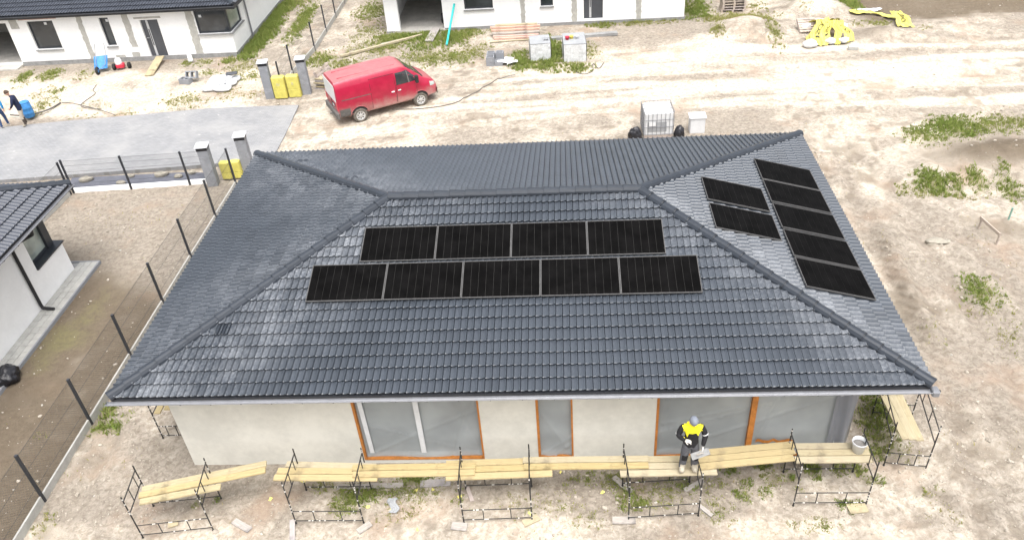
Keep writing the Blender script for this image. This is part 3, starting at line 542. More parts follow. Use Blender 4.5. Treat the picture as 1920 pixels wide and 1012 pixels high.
# ------------------------------------------------------------------ the main house
M['tile_new'] = pm('new_tile', (.03, .036, .046), .4, .15, 6, .1, 50)
L, W, Hh, EZ = 17.0, 10.752, 1.4714, 3.0
cosp = (W/2)/math.hypot(W/2, Hh); S = math.hypot(W/2, Hh)
house = thing('house', 'single storey unfinished house with dark tiled hip roof and solar panels', 'house', (8.5, 5.4, 0))
wx0, wx1, wy0, wy1, wt = .68, 16.02, .7, 10.1, .3
wl = MB()
for a, b in ((wx0, 4.9), (7.76, 9.04), (9.85, 11.71)): wl.box((a, wy0, -.25), (b, wy0+wt, 2.98))
for a, b in ((4.9, 7.76), (9.04, 9.85), (11.71, wx1)):
    wl.box((a, wy0+.002, 2.32), (b, wy0+wt, 2.98)); wl.box((a, wy0+.002, -.25), (b, wy0+wt, .1))
wl.box((wx0, wy0+wt, -.25), (wx0+wt, wy1, 2.98)); wl.box((wx1-wt, 3.0, -.25), (wx1, wy1, 2.98)); wl.box((wx0+wt, wy1-wt, -.25), (wx1-wt, wy1, 2.98))
wl.box((wx1-wt, wy0+wt, -.25), (wx1-.002, 3.0, .1)); wl.box((wx1-wt, wy0+wt, 2.32), (wx1-.002, 3.0, 2.98))
wl.build('wall', M['plaster'], house)
il = MB(); il.box((wx0+wt+.01, wy0+wt+.01, -.2), (wx1-wt-.01, wy1-wt-.01, .06)); il.box((wx0+wt, 4.2, .06), (wx1-wt, 4.35, 2.9)); il.build('inner_floor', M['interior'], house)
rf = MB()
e = .0; zb = EZ-.035
V_ = [(e, e, zb), (L-e, e, zb), (L-e, W-e, zb), (e, W-e, zb), (W/2, W/2, EZ+Hh-.035), (L-W/2, W/2, EZ+Hh-.035)]
Vb = [(e, e, zb-.16), (L-e, e, zb-.16), (L-e, W-e, zb-.16), (e, W-e, zb-.16)]
rf.add(V_+Vb, [(0,1,5,4), (1,2,5), (2,3,4,5), (3,0,4), (6,9,8,7), (0,6,7,1), (1,7,8,2), (2,8,9,3), (3,9,6,0)])
roof = rf.build('roof', M['anthracite'], house)
sinp = Hh/S
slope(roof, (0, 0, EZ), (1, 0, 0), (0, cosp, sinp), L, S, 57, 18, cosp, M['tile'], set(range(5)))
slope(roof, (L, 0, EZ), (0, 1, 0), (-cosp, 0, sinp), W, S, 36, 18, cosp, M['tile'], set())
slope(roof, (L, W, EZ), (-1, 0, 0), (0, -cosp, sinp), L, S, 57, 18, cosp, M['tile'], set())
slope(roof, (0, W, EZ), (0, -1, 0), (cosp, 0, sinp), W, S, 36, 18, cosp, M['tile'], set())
vt = MB()
tv_, tf_ = tile_shape(L/57, S/18)
for (i_, c_) in ((6.5, 5), (7, 5)):
    o_ = MB(); o_.add([(a*.5, b_, n_) for a, b_, n_ in tv_], tf_); q = o_.build('replacement_tile', M['tile_new'], roof, world=False)
    q.matrix_local = frame_mat(Vector((0, 0, EZ))-org(roof), (1, 0, 0), (0, cosp, sinp)) @ Matrix.Translation((i_*L/57, c_*S/18-.038, .012))
for (u_, v_) in ((51.0, 4.1), (50.4, 4.1), (46.9, 9.4), (44.2, 11.4), (43.5, 11.4)):
    o_ = MB(); o_.grid(lambda a, b_: (a*.2, b_*.3, .04+.05*math.sin(math.pi*a)*(1-b_)), 8, 6); q = o_.build('vent_tile', M['tile_new'], roof, world=False, smooth=True)
    q.matrix_local = frame_mat(Vector((L, W, EZ))-org(roof), (-1, 0, 0), (0, -cosp, sinp)) @ Matrix.Translation((u_*L/57-.1, v_*S/18, .0))
RL, RR = (W/2, W/2, EZ+Hh), (L-W/2, W/2, EZ+Hh)
caps(roof, (-.02, -.02, EZ), RL, 20, M['ridge']); caps(roof, (L+.02, -.02, EZ), RR, 20, M['ridge'], clips=True)
caps(roof, (L+.02, W+.02, EZ), RR, 20, M['ridge']); caps(roof, (-.02, W+.02, EZ), RL, 20, M['ridge'])
caps(roof, RL, RR, 16, M['ridge'], lift=.05)
# gutter along the front eave
def gutter(parent, x0, x1, y, z, r=.055, axis='x', mat='gutter', nb=26, sgn=1):
    g = MB(); n = 10
    def P(t, q): 
        a = math.pi + math.pi*t; rr = r - q
        return (math.cos(a)*rr, math.sin(a)*rr)
    ring = [P(i/n, 0) for i in range(n+1)] + [P(1-i/n, .006) for i in range(n+1)]
    vs = []
    for xx in (x0, x1):
        for a, b in ring: vs.append((xx, y+a, z+b) if axis == 'x' else (y+a, xx, z+b))
    k = len(ring); g.add(vs, [[i, (i+1) % k, k+(i+1) % k, k+i] for i in range(k)])
    for e_ in (0, 1):
        xx = (x0, x1)[e_]; pts = [P(i/n, 0) for i in range(n+1)]
        g.add([(xx, y+a, z+b) if axis == 'x' else (y+a, xx, z+b) for a, b in pts], [list(range(n+1))])
    bead = (r, .006)
    for sg in (-1,):
        a0 = (x0, y+sg*r, z) if axis == 'x' else (y-sg*sgn*r, x0, z); a1 = (x1, y+sg*r, z) if axis == 'x' else (y-sg*sgn*r, x1, z)
        g.tube(a0, a1, .014, 6)
    go = g.build('gutter', M[mat], parent)
    for i in range(nb):
        xx = x0 + (x1-x0)*(i+.5)/nb; b = MB()
        pts = [P(j/6, -.006) for j in range(7)]
        for p, q in zip(pts[:-1], pts[1:]):
            b.tube((xx, y+p[0], z+p[1]) if axis == 'x' else (y+p[0], xx, z+p[1]), (xx, y+q[0], z+q[1]) if axis == 'x' else (y+q[0], xx, z+q[1]), .008, 4)
        b.build('gutter_bracket', M['black_steel'], go)
    return go
gutter(house, -.08, L+.08, -.115, 2.92)
ec = MB(); ec.box((L-.02, -.2, 2.84), (L+.12, .0, 2.965), c=.02); ec.build('gutter_end', M['gutter'], house)
ec = MB(); ec.tube((L+.1, -.1, 2.9), (L+.15, -.12, 2.9), .04, 10); ec.build('gutter_outlet', M['black_steel'], house)
fa = MB(); fa.box((0, -.03, 2.8), (L, -.004, 2.955)); fa.build('fascia', M['anthracite'], house)

# windows under plastic sheet
def film_sheet(name, x0, x1, z0, z1, y, parent, mat, seed, creases=8):
    rs = random.Random(seed); g = MB(); lines = []
    for k in range(creases):
        cx, cz = rs.choice([(x0, z0), (x1, z0), (x0, z1), (x1, z1), ((x0+x1)/2, z0)]); an = rs.uniform(0, math.pi); lines.append((cx, cz, math.cos(an), math.sin(an), rs.uniform(.02, .05), rs.choice((-1, 1))*rs.uniform(.012, .026)))
    def fn(u, v):
        x = x0+(x1-x0)*u; z = z0+(z1-z0)*v; d = -.03*math.sin(math.pi*u)*math.sin(math.pi*v)*math.sin(3*u+seed)
        for cx, cz, c, s_, wd, am in lines:
            q = abs(-(x-cx)*s_+(z-cz)*c); d += am*max(0, 1-q/wd)
        d -= .05*math.exp(-v*9)*(.6+.4*math.sin(u*9+seed))
        return (x, y+d, z)
    return g.grid(fn, int((x1-x0)*26), 46), name
def opening(x0, x1, label, frame_w=.05, post=None, bars=(), seed=1, right_orange=True):
    z0, z1 = .1, 2.32
    wn = MB(); d = wy0+.14
    for a, b in (((x0, d, z0), (x0+.06, d+.07, z1)), ((x1-.06, d, z0), (x1, d+.07, z1)), ((x0+.06, d, z0), (x1-.06, d+.07, z0+.07)), ((x0+.06, d, z1-.07), (x1-.06, d+.07, z1))): wn.box(a, b)
    for q in bars: wn.box((q-.05, d+.002, z0+.07), (q+.05, d+.068, z1-.07))
    win = wn.build('window', M['white_plastic'], house); tag(win, label)
    gl = MB(); gl.box((x0+.06, d+.03, z0+.07), (x1-.06, d+.04, z1-.07)); gl.build('pane', M['glass'], win)
    g, n_ = film_sheet('plastic_sheet', x0+.02, x1-.02, z0+.02, z1-.02, d-.06, win, M['film'], seed); g.build('plastic_sheet', M['film'], win, smooth=True)
    o = MB(); t = frame_w
    o.box((x0-.004, wy0-.012, z0-.02), (x0+t, wy0+.1, z1))
    if right_orange: o.box((x1-t*.7, wy0-.012, z0-.02), (x1+.004, wy0+.1, z1))
    o.box((x0+t, wy0-.012, z0-.02), (x1-t*.7, wy0+.1, z0+.012))
    if post: o.box((post-.06, wy0-.02, z0+.012), (post+.06, wy0+.08, z1))
    o.build('sealing_tape', M['orange'], win)
    return win
w1 = opening(4.9, 7.76, 'wide window opening behind milky plastic sheet with white bars', .05, seed=3)
wb = MB()
wb.add([(5.02, wy0+.02, 2.3), (5.13, wy0+.02, 2.3), (5.15, wy0+.04, .27), (5.05, wy0+.04, .27), (5.02, wy0+.03, 2.3), (5.13, wy0+.03, 2.3), (5.15, wy0+.05, .27), (5.05, wy0+.05, .27)], [(0,3,2,1), (4,5,6,7), (0,1,5,4), (1,2,6,5), (2,3,7,6), (3,0,4,7)])
wb.build('white_bar', M['white_plastic'], w1)
wb = MB(); wb.box((6.28, wy0+.03, .27), (6.4, wy0+.045, 2.3)); wb.build('white_bar', M['white_plastic'], w1)
w2 = opening(9.04, 9.85, 'narrow window opening with orange tape on both sides', .05, seed=5)
w3 = opening(11.71, wx1-.02, 'corner window opening under stretched plastic sheet with orange post', .05, post=13.82, seed=8, right_orange=False)
cs = MB()
cs.grid(lambda u, v: (wx1-.01+.02*math.sin(7*u+5*v), wy0+.08+2.25*u, .12+2.18*v), 24, 30); cs.build('plastic_sheet', M['film'], w3, smooth=True)
cs = MB()
cs.grid(lambda u, v: (15.55+.45*u+.12*(v-.5)*u, wy0+.045-.035*math.sin(u*9+v*3), .12+2.18*v), 20, 26); cs.build('plastic_sheet', M['film_blue'], w3, smooth=True)
tp = MB()
tp.grid(lambda u, v: (13.98+.85*u, wy0+.03+.01*math.sin(u*30), .5+.09*v+.03*math.sin(u*17)), 24, 3); tp.build('sealing_tape', M['orange'], w3)

# ------------------------------------------------------------------ solar panels
def panel_mesh(w_, h_):
    fr = MB(); t, d = .013, .035
    for a, b in (((0, 0, 0), (w_, t, d)), ((0, h_-t, 0), (w_, h_, d)), ((0, t, 0), (t, h_-t, d)), ((w_-t, t, 0), (w_, h_-t, d))): fr.box(a, b)
    bk = MB(); bk.box((t, t, .004), (w_-t, h_-t, d-.012))
    n = 10; gp = .0065; cw = (w_-2*t-.02-gp*(n-1))/n; ce = MB(); ce.box((0, 0, 0), (cw, h_-2*t-.02, .004))
    return fr.mesh('frame', M['pv_frame']), bk.mesh('backing', M['pv_back']), ce.mesh('cell_strip', M['cell']), [t+.01+i*(cw+gp) for i in range(n)], t+.01, d-.011
def place_panel(meshes, F, label, group, flip=False):
    fr, bk, ce, xs, y, z = meshes
    o = thing('solar_panel', label, 'solar panel', (0, 0, 0), 0, group); o.matrix_world = F; o.location = F.translation; o.rotation_euler = F.to_euler()
    link('frame', fr, o); link('backing', bk, o)
    for x in xs: c = link('cell_strip', ce, o); c.location = (x, y, z)
    lg = MB()
    for lx in (.3, 1.35): lg.box((lx, .05, -.075), (lx+.04, .97, -.001))
    link('mounting_rail', lg.mesh('mounting_rail', M['steel']), o)
nsl = Vector((0, -sinp, cosp)); evf = Vector((0, cosp, sinp))
pmf = panel_mesh(1.772, 1.048); step = 1.784
ordn = ['first', 'second', 'third', 'fourth', 'fifth']
for row, (n, x0, y0) in enumerate(((5, 3.86, 2.24), (4, 4.955, 3.325))):
    for i in range(n):
        pt = Vector((x0+i*step, y0, EZ + y0*sinp/cosp)) + nsl*.085
        place_panel(pmf, frame_mat(pt, (1, 0, 0), evf), 'black solar panel, %s from left in the %s row on the front roof slope' % (ordn[i], ('lower', 'upper')[row]), 'solar panels on the front slope')
nsr = Vector((sinp, 0, cosp)); evr = Vector((-cosp, 0, sinp))
pmr = panel_mesh(1.64, 1.10)
def right_panel(xe, yc, label):
    # long side runs up the slope, short side along the eave
    pt = Vector((xe, yc, EZ + (L-xe)*sinp/cosp)) + nsr*.085
    F = frame_mat(pt, (0, 1, 0), evr)               # u = +y, v = up slope
    F = F @ Matrix.Rotation(math.pi/2, 4, 'Z') @ Matrix.Translation((0, -1.10, 0))
    place_panel(pmr, F, label, 'solar panels on the right slope')
for i, y0 in enumerate((2.43, 3.60, 4.79, 5.98, 7.12)):
    right_panel(16.62, y0, 'black solar panel, %s from the front in the outer column on the right roof slope' % ordn[i])
for y0, q in ((4.15, 'nearer'), (5.42, 'farther')):
    right_panel(14.89, y0, 'black solar panel, %s of the two in the inner column on the right roof slope' % q)

# ------------------------------------------------------------------ neighbouring houses
def wall_x(parent, x0, x1, y, t, z0, z1, ops, mat, name='wall'):
    """wall along x with its face at y; ops = (x0, x1, z0, z1) openings"""
    m = MB(); cur = x0
    for (a, b, c, d) in sorted(ops):
        if a > cur: m.box((cur, y, z0), (a, y+t, z1))
        if c > z0: m.box((a, y, z0), (b, y+t, c))
        if d < z1: m.box((a, y, d), (b, y+t, z1))
        cur = b
    if cur < x1: m.box((cur, y, z0), (x1, y+t, z1))
    return m.build(name, mat, parent)
def window_x(parent, x0, x1, z0, z1, y, mull=(), sticker=None, gl='glass'):
    f = MB(); t = .07
    for a, b in (((x0, y, z0), (x0+t, y+.08, z1)), ((x1-t, y, z0), (x1, y+.08, z1)), ((x0+t, y, z0), (x1-t, y+.08, z0+t)), ((x0+t, y, z1-t), (x1-t, y+.08, z1))): f.box(a, b)
    for q in mull: f.box((q-.04, y+.002, z0+t), (q+.04, y+.078, z1-t))
    w_ = f.build('window', M['dark_frame'], parent)
    p = MB(); p.box((x0+t, y+.03, z0+t), (x1-t, y+.04, z1-t)); p.build('pane', M[gl], w_)
    s = MB(); s.box((x0-.05, y-.2, z0-.06), (x1+.05, y+.02, z0-.015)); s.build('sill', M['plinth'], w_)
    if sticker:
        s = MB(); s.box((sticker[0], y+.024, sticker[1]), (sticker[0]+.14, y+.0285, sticker[1]+.13)); s.build('sticker', M['white_plastic'], w_)
    return w_
def door_x(parent, x0, x1, z0, z1, y, strip):
    d = MB(); d.box((x0, y, z0), (x1, y+.06, z1)); dd = d.build('door', M['door_grey'], parent)
    s = MB(); s.box((strip, y-.012, z0+.05), (strip+.11, y-.002, z1-.05)); s.build('steel_strip', M['steel'], dd)
    h = MB(); h.box((strip+.035, y-.03, z0+.6), (strip+.075, y-.0125, z1-.5)); h.build('grip_recess', M['dark_frame'], dd)
    h = MB(); h.tube((x0+.08, y-.002, z0+1.0), (x0+.08, y-.05, z0+1.0), .012); h.tube((x0+.08, y-.05, z0+1.0), (x0+.2, y-.05, z0+1.0), .012); h.build('handle', M['steel'], dd)
    return dd
def strip(parent, x0, x1, z0, z1, y, mat='patch', seed=0):
    rs = random.Random(seed); n = max(3, int((z1-z0)/.12)); lf = [x0+rs.uniform(-.03, .03) for _ in range(n+1)]; rt = [x1+rs.uniform(-.03, .03) for _ in range(n+1)]
    m = MB(); vs = []; 
    for i in range(n+1):
        z = z0+(z1-z0)*i/n; vs += [(lf[i], y-.006, z), (rt[i], y-.006, z)]
    m.add(vs, [[2*i, 2*i+1, 2*i+3, 2*i+2] for i in range(n)])
    return m.build('mortar_patch', M[mat], parent)
def hip_roof(parent, x0, x1, y0, y1, ez, pitch, tiles):
    w_ = y1-y0; h = w_/2*math.tan(pitch); c = math.cos(pitch); s = math.sin(pitch); b = MB(); z = ez-.035
    hb = min(w_/2, (x1-x0)/2)
    b.add([(x0, y0, z), (x1, y0, z), (x1, y1, z), (x0, y1, z), (x0+w_/2, (y0+y1)/2, z+h), (x1-w_/2, (y0+y1)/2, z+h), (x0, y0, z-.18), (x1, y0, z-.18), (x1, y1, z-.18), (x0, y1, z-.18)],
          [(0,1,5,4), (1,2,5), (2,3,4,5), (3,0,4), (6,9,8,7), (0,6,7,1), (1,7,8,2), (2,8,9,3), (3,9,6,0)])
    r = b.build('roof', M['anthracite'], parent); Sl = w_/2/c
    slope(r, (x0, y0, ez), (1, 0, 0), (0, c, s), x1-x0, Sl, int((x1-x0)/.3), int(Sl/.31), c, M['tile_plain'], set())
    slope(r, (x1, y0, ez), (0, 1, 0), (-c, 0, s), w_, Sl, int(w_/.3), int(Sl/.31), c, M['tile_plain'], set())
    caps(r, (x1, y0, ez), (x1-w_/2, (y0+y1)/2, ez+h), int(Sl*1.4/.39), M['ridge'])
    return r

# white house at the back left
ha = thing('house', 'white house with dark door and corner window beyond the paved road', 'house', (-14, 32, 0))
yf = 27.35
wall_x(ha, -24, -6.8, yf, .3, 0, 2.85, [(-22.5, -18.32, .06, 2.22), (-17.22, -15.85, .78, 2.24), (-13.42, -12.93, .8, 2.25), (-11.34, -10.42, .1, 2.04), (-8.48, -6.8, 1.2, 2.36)], M['white_wall'])
sw = MB(); sw.box((-7.1, 29.15, 0), (-6.8, 38, 2.85)); sw.box((-7.1, yf+.3, 0), (-6.802, 29.15, 1.2)); sw.box((-7.1, yf+.3, 2.36), (-6.802, 29.15, 2.85)); sw.box((-24, 37.7, 0), (-7.1, 38, 2.85)); sw.box((-24, yf+.3, 0), (-23.7, 37.7, 2.85))
sw.build('wall', M['white_wall'], ha)
pl = MB(); pl.box((-18.3, yf-.03, -.2), (-6.77, yf-.002, .17)); pl.box((-6.798, yf-.03, -.2), (-6.77, 38, .17)); pl.build('plinth', M['plinth'], ha)
fl = MB(); fl.box((-23.7, yf-.6, -.2), (-18.32, yf+.3, .04)); fl.box((-23.6, yf+.31, -.2), (-7.2, 37.6, .05)); fl.box((-18.2, yf+.31, .05), (-18.0, 33, 2.8)); fl.box((-23.6, 32.5, .05), (-18.2, 32.7, 2.8)); fl.build('garage_floor', M['floor_slab'], ha)
window_x(ha, -17.22, -15.85, .78, 2.24, yf+.1, sticker=(-16.4, 2.0)); window_x(ha, -13.42, -12.93, .8, 2.25, yf+.1, sticker=(-13.15, 2.0))
door_x(ha, -11.34, -10.42, .1, 2.04, yf+.1, -11.1)
cw = window_x(ha, -8.48, -6.86, 1.2, 2.36, yf+.06, mull=(), sticker=(-8.3, 2.0)); tag(cw, 'dark framed corner window')
cf = MB()
for a, b in (((-6.94, yf+.142, 1.2), (-6.86, yf+.22, 2.36)), ((-6.94, 29.05, 1.2), (-6.86, 29.15, 2.36)), ((-6.94, yf+.22, 1.2), (-6.86, 29.05, 1.28)), ((-6.94, yf+.22, 2.28), (-6.86, 29.05, 2.36))): cf.box(a, b)
cf.build('frame', M['dark_frame'], cw)
cf = MB(); cf.box((-6.91, yf+.22, 1.28), (-6.9, 29.05, 2.28)); cf.build('pane', M['pale_glass'], cw)
cf = MB(); cf.box((-6.88, yf-.1, 1.14), (-6.7, 29.2, 1.185)); cf.build('sill', M['plinth'], cw)
strip(ha, -14.58, -14.3, .17, 2.5, yf, seed=1); strip(ha, -12.2, -11.86, .68, 2.5, yf, seed=2); strip(ha, -8.92, -8.54, .17, 2.5, yf, seed=3); strip(ha, -18.1, -17.7, 1.9, 2.5, yf, seed=4)
strip(ha, -12.3, -11.9, .17, .42, yf, seed=9); strip(ha, -13.2, -12.7, .17, .3, yf, seed=10)
strip(ha, -17.6, -15.6, 2.33, 2.5, yf, 'red_patch', 5); strip(ha, -13.7, -12.8, 2.36, 2.5, yf, 'red_patch', 6); strip(ha, -11.6, -10.2, 2.1, 2.2, yf, 'patch', 7)
hip_roof(ha, -24.8, -6.15, 26.9, 38.5, 2.72, R(22), True)
gutter(ha, -24.8, -6.1, 26.82, 2.66, mat='anthracite', nb=20)
dp = MB(); dp.tube((-6.72, 29.8, 2.7), (-6.72, 29.8, .1), .045, 8); dp.build('downpipe', M['gutter'], ha)

# white house at the back with the open garage
hb = thing('house', 'white house with open garage at the top of the picture', 'house', (8.4, 34, 0))
yb = 29.65
wall_x(hb, .62, 16.15, yb, .3, -.1, 2.8, [(1.33, 3.67, .02, 2.3), (4.83, 6.32, 1.0, 2.3), (8.79, 9.42, .98, 1.9), (11.0, 11.98, .2, 2.25)], M['white_wall'])
sw = MB(); sw.box((.62, yb+.3, -.1), (.92, 39, 2.8)); sw.box((15.85, yb+.3, -.1), (16.15, 39, 2.8)); sw.box((.92, 38.7, -.1), (15.85, 39, 2.8)); sw.box((3.9, yb+.3, .02), (4.1, 36, 2.7)); sw.box((.92, 35.8, .02), (3.9, 36, 2.7)); sw.build('wall', M['white_wall'], hb)
fl = MB(); fl.box((.93, yb-.05, -.2), (3.9, 35.8, .03)); fl.build('garage_floor', M['floor_slab'], hb)
pl = MB(); pl.box((3.7, yb-.04, -.2), (16.2, yb-.002, .1)); pl.box((.6, yb-.04, -.2), (1.33, yb-.002, .05)); pl.build('plinth', M['plinth'], hb)
window_x(hb, 4.83, 6.32, 1.0, 2.3, yb+.1); window_x(hb, 8.79, 9.42, .98, 1.9, yb+.1)
door_x(hb, 11.0, 11.98, .2, 2.25, yb+.1, 11.28)
strip(hb, 7.74, 7.97, .1, 2.6, yb, seed=21); strip(hb, 10.38, 10.64, .1, 2.6, yb, seed=22); strip(hb, 13.68, 13.94, .1, 2.6, yb, seed=23)
hip_roof(hb, -.1, 16.9, 29.0, 39.7, 2.75, R(22), True)
rl = MB(); rl.tube((3.45, 30.6, .3), (3.9, 30.6, .3), .26, 18); rl.top('cable_reel', M['black_steel'], 'dark drum lying in the garage entrance of the back house', 'reel')

# white house at the left edge
hc = thing('house', 'white house with dark roof and corner window at the left edge', 'house', (-10, 2, 0))
ww = MB()
ww.box((-6.7, -8, -.1), (-6.4, 7.36, 2.9)); ww.box((-6.7, 7.36, -.1), (-6.402, 8.89, 1.1)); ww.box((-15, 8.59, -.1), (-6.7, 8.89, 1.1)); ww.box((-15, 8.59, 1.1), (-8.1, 8.89, 2.9)); ww.box((-8.1, 8.6, 2.62), (-6.41, 8.88, 2.9)); ww.box((-6.69, 7.36, 2.62), (-6.41, 8.6, 2.9))
ww.build('wall', M['white_wall'], hc)
wc = MB(); x = -6.62
for a, b in (((x-.08, 7.362, 1.1), (x, 7.46, 2.62)), ((x-.08, 8.46, 1.1), (x+.05, 8.75, 2.62)), ((x-.08, 7.46, 1.1), (x, 8.46, 1.24)), ((x-.08, 7.46, 2.5), (x, 8.46, 2.62)), ((-8.1, 8.68, 1.1), (-8.0, 8.75, 2.62)), ((-8.0, 8.68, 1.1), (x-.08, 8.75, 1.24)), ((-8.0, 8.68, 2.5), (x-.08, 8.75, 2.62))): wc.box(a, b)
wcw = wc.build('window', M['dark_frame'], hc)
p = MB(); p.box((x-.05, 7.46, 1.24), (x-.04, 8.46, 2.5)); p.box((-8.0, 8.71, 1.24), (x-.08, 8.72, 2.5)); p.build('pane', M['pale_glass'], wcw)
p = MB(); p.box((x+.003, 7.362, 1.102), (-6.34, 8.93, 1.15)); p.box((-8.1, 8.752, 1.102), (x, 8.93, 1.15)); p.build('sill', M['dark_frame'], wcw)
xe, ye, ze, pc = -5.66, 9.36, 2.95, R(24)
cc, ss = math.cos(pc), math.sin(pc); Lc = 16.0; Sc = 5.0
b = MB(); b.add([(xe, ye-Lc, ze-.035), (xe, ye, ze-.035), (xe-Sc*cc, ye-Sc*cc, ze+Sc*ss-.035), (xe-Sc*cc, ye-Lc, ze+Sc*ss-.035), (xe-2*Sc*cc, ye, ze-.035), (xe-2*Sc*cc, ye-Lc, ze-.035),
                 (xe, ye-Lc, ze-.2), (xe, ye, ze-.2), (xe-2*Sc*cc, ye, ze-.2), (xe-2*Sc*cc, ye-Lc, ze-.2)],
                [(0,1,2,3), (1,4,2), (4,5,3,2), (0,3,5), (6,9,8,7), (0,6,7,1), (1,7,8,4), (4,8,9,5), (5,9,6,0)])
rc = b.build('roof', M['anthracite'], hc)
slope(rc, (xe, ye-Lc, ze), (0, 1, 0), (-cc, 0, ss), Lc, Sc, 53, 16, cc, M['tile_plain'], lambda c, u: c < 8 and u > Lc-6.2, left=False)
slope(rc, (xe, ye, ze), (-1, 0, 0), (0, -cc, ss), 2*Sc*cc, Sc, 30, 16, cc, M['tile_plain'], set())
caps(rc, (xe+.02, ye+.02, ze), (xe-Sc*cc, ye-Sc*cc, ze+Sc*ss), 17, M['ridge'])
gutter(hc, ye-Lc, ye+.05, xe+.09, ze-.06, axis='y', nb=22)
d = MB(); d.path([(xe+.07, 6.9, ze-.12), (xe+.05, 6.9, ze-.25), (-6.3, 6.78, ze-.55), (-6.34, 6.76, ze-.7), (-6.34, 6.76, .22), (-6.3, 6.74, .12), (-5.95, 6.72, .09)], .05, 8); d.build('downpipe', M['black_steel'], hc)
ap = thing('paved_apron', 'strip of grey concrete pavers along the left house wall', 'paving', (-6.05, 6, 0))
bs = MB(); bs.box((-6.4, -3, -.1), (-5.74, 9.24, .015)); bs.box((-9, 8.9, -.1), (-6.4, 9.24, .015)); bs.build('bedding', M['plinth'], ap)
ke = MB(); ke.box((-5.735, -3, -.1), (-5.685, 9.29, .06)); ke.box((-9, 9.245, -.1), (-5.735, 9.29, .06)); ke.build('edging', M['block_grey'], ap)
pvm = MB(); pvm.box((0, 0, 0), (.205, .32, .03), c=.006); pvm = pvm.mesh('paver', M['concrete'])
for i in range(26):
    for k in range(3):
        o = link('paver', pvm, ap); o.location = (-6.385+k*.215+.35-.35+6.05, 2.0+i*.2805+(.0 if k != 1 else 0)-6, .012+random.uniform(0, .006)); o.scale = (1, .845, 1)
# ------------------------------------------------------------------ fences
def chain_mesh(m, p0, p1, z0, z1, step=.075, r=.0022):
    p0 = Vector(p0); p1 = Vector(p1); d = p1-p0; ln = d.length; d.normalize(); hgt = z1-z0
    n = int((ln+hgt)/step)
    def pt(s, z): q = p0+d*s; return (q.x, q.y, z)
    for i in range(n):
        s = i*step - hgt
        for sg in (1, -1):
            a, b = (s, 0), (s+hgt, hgt)
            if sg < 0: a, b = (ln-s, 0), (ln-s-hgt, hgt)
            # clip to bay
            (u0, w0), (u1, w1) = a, b
            def clip(u, w, uu, v2):
                if u < 0: k = (0-u)/(uu-u); return 0, w+(v2-w)*k
                if u > ln: k = (ln-u)/(uu-u); return ln, w+(v2-w)*k
                return u, w
            A = clip(u0, w0, u1, w1); B = clip(u1, w1, u0, w0)
            if abs(A[1]-B[1]) < .02: continue
            m.tube(pt(A[0], z0+A[1]), pt(B[0], z0+B[1]), r, 3, cap=False)
def fence(name, label, posts, hgt, wires, board_h, board_t=.05, step=.075, board_mat='concrete', end=None):
    f = thing(name, label, 'fence', (posts[0][0], posts[0][1], 0))
    for (x, y) in posts:
        p = MB(); p.box((x-.03, y-.03, -.2), (x+.03, y+.03, hgt)); p.box((x-.034, y-.034, hgt), (x+.034, y+.034, hgt+.012)); p.build('post', M['anthracite'], f)
    for a, b in zip(posts[:-1], posts[1:]):
        dx, dy = b[0]-a[0], b[1]-a[1]; ln = math.hypot(dx, dy); an = math.atan2(dy, dx)
        bd = MB(); bd.box((.045, -board_t/2, -.15), (ln-.045, board_t/2, board_h), Tm((a[0], a[1], random.uniform(-.01, .01)), an), c=.008); bd.build('base_board', M[board_mat], f)
        m = MB(); chain_mesh(m, (a[0], a[1], 0), (b[0], b[1], 0), board_h+.03, hgt-.04, step)
        for wz in wires: m.tube((a[0], a[1], wz), (b[0], b[1], wz), .0045, 4, cap=False)
        m.build('wire_mesh', M['wire'], f)
    return f
fence('chain_link_fence', 'long wire mesh fence with black posts between the left yard and the house', [(-2.53, y) for y in (13.95, 11.67, 9.24, 6.87, 4.5, 2.02, -.38, -2.8)], 1.6, (.5, 1.05, 1.55), .24)
fence('chain_link_fence', 'wire mesh fence at the far end of the left yard beside the paved road', [(-8.9, 13.9), (-6.69, 14.06), (-4.44, 14.22), (-3.75, 14.27)], 1.4, (.4, .65, .9, 1.15, 1.36), .2, board_mat='white_wall')
fence('chain_link_fence', 'wire mesh fence behind the roof corner of the left house', [(-8.98, 13.8), (-9.0, 11.4), (-9.02, 9.6)], 1.36, (.7, 1.0, 1.32), .24)
fence('chain_link_fence', 'wire mesh fence running back between the two white houses', [(-3.05, 22.4), (-3.1, 24.4), (-2.76, 27.42), (-2.75, 30.0), (-2.74, 32.3), (-2.74, 34.6), (-2.74, 37)], 1.5, (.9, 1.45), .28, step=.12)

def pillar(x, y, h, label, seed):
    o = thing('gate_pillar', label, 'pillar', (x, y, 0), R(8)); s = .19; rs = random.Random(seed)
    n = 6; ch = (h-.16)/n
    for i in range(n):
        b = MB(); b.box((-s+rs.uniform(-.004, .004), -s, i*ch+.004), (s, s+rs.uniform(-.004, .004), (i+1)*ch-.004), c=.006); b.build('block', M['block_grey'], o, world=False)
    b = MB(); b.box((-s+.012, -s+.012, 0), (s-.012, s-.012, h-.16)); b.build('core', M['concrete'], o, world=False)
    b = MB(); b.box((-s-.008, -s-.008, h-.16), (s+.008, s+.008, h-.03)); b.build('cap_wrap', M['bag'], o, world=False)
    b = MB(); b.box((-s-.045, -s-.045, h-.03), (s+.045, s+.045, h+.015), c=.012); b.build('cap', M['cap_top'], o, world=False)
    return o
pillar(-3.5, 21.95, 1.72, 'left grey block pillar with cap beside yellow boxes, beyond the paved road', 1)
pillar(-1.86, 22.2, 1.72, 'right grey block pillar with cap, behind the rear of the red van', 2)
pillar(-3.5, 14.2, 1.66, 'left grey block pillar with cap at the near side of the paved road', 3)
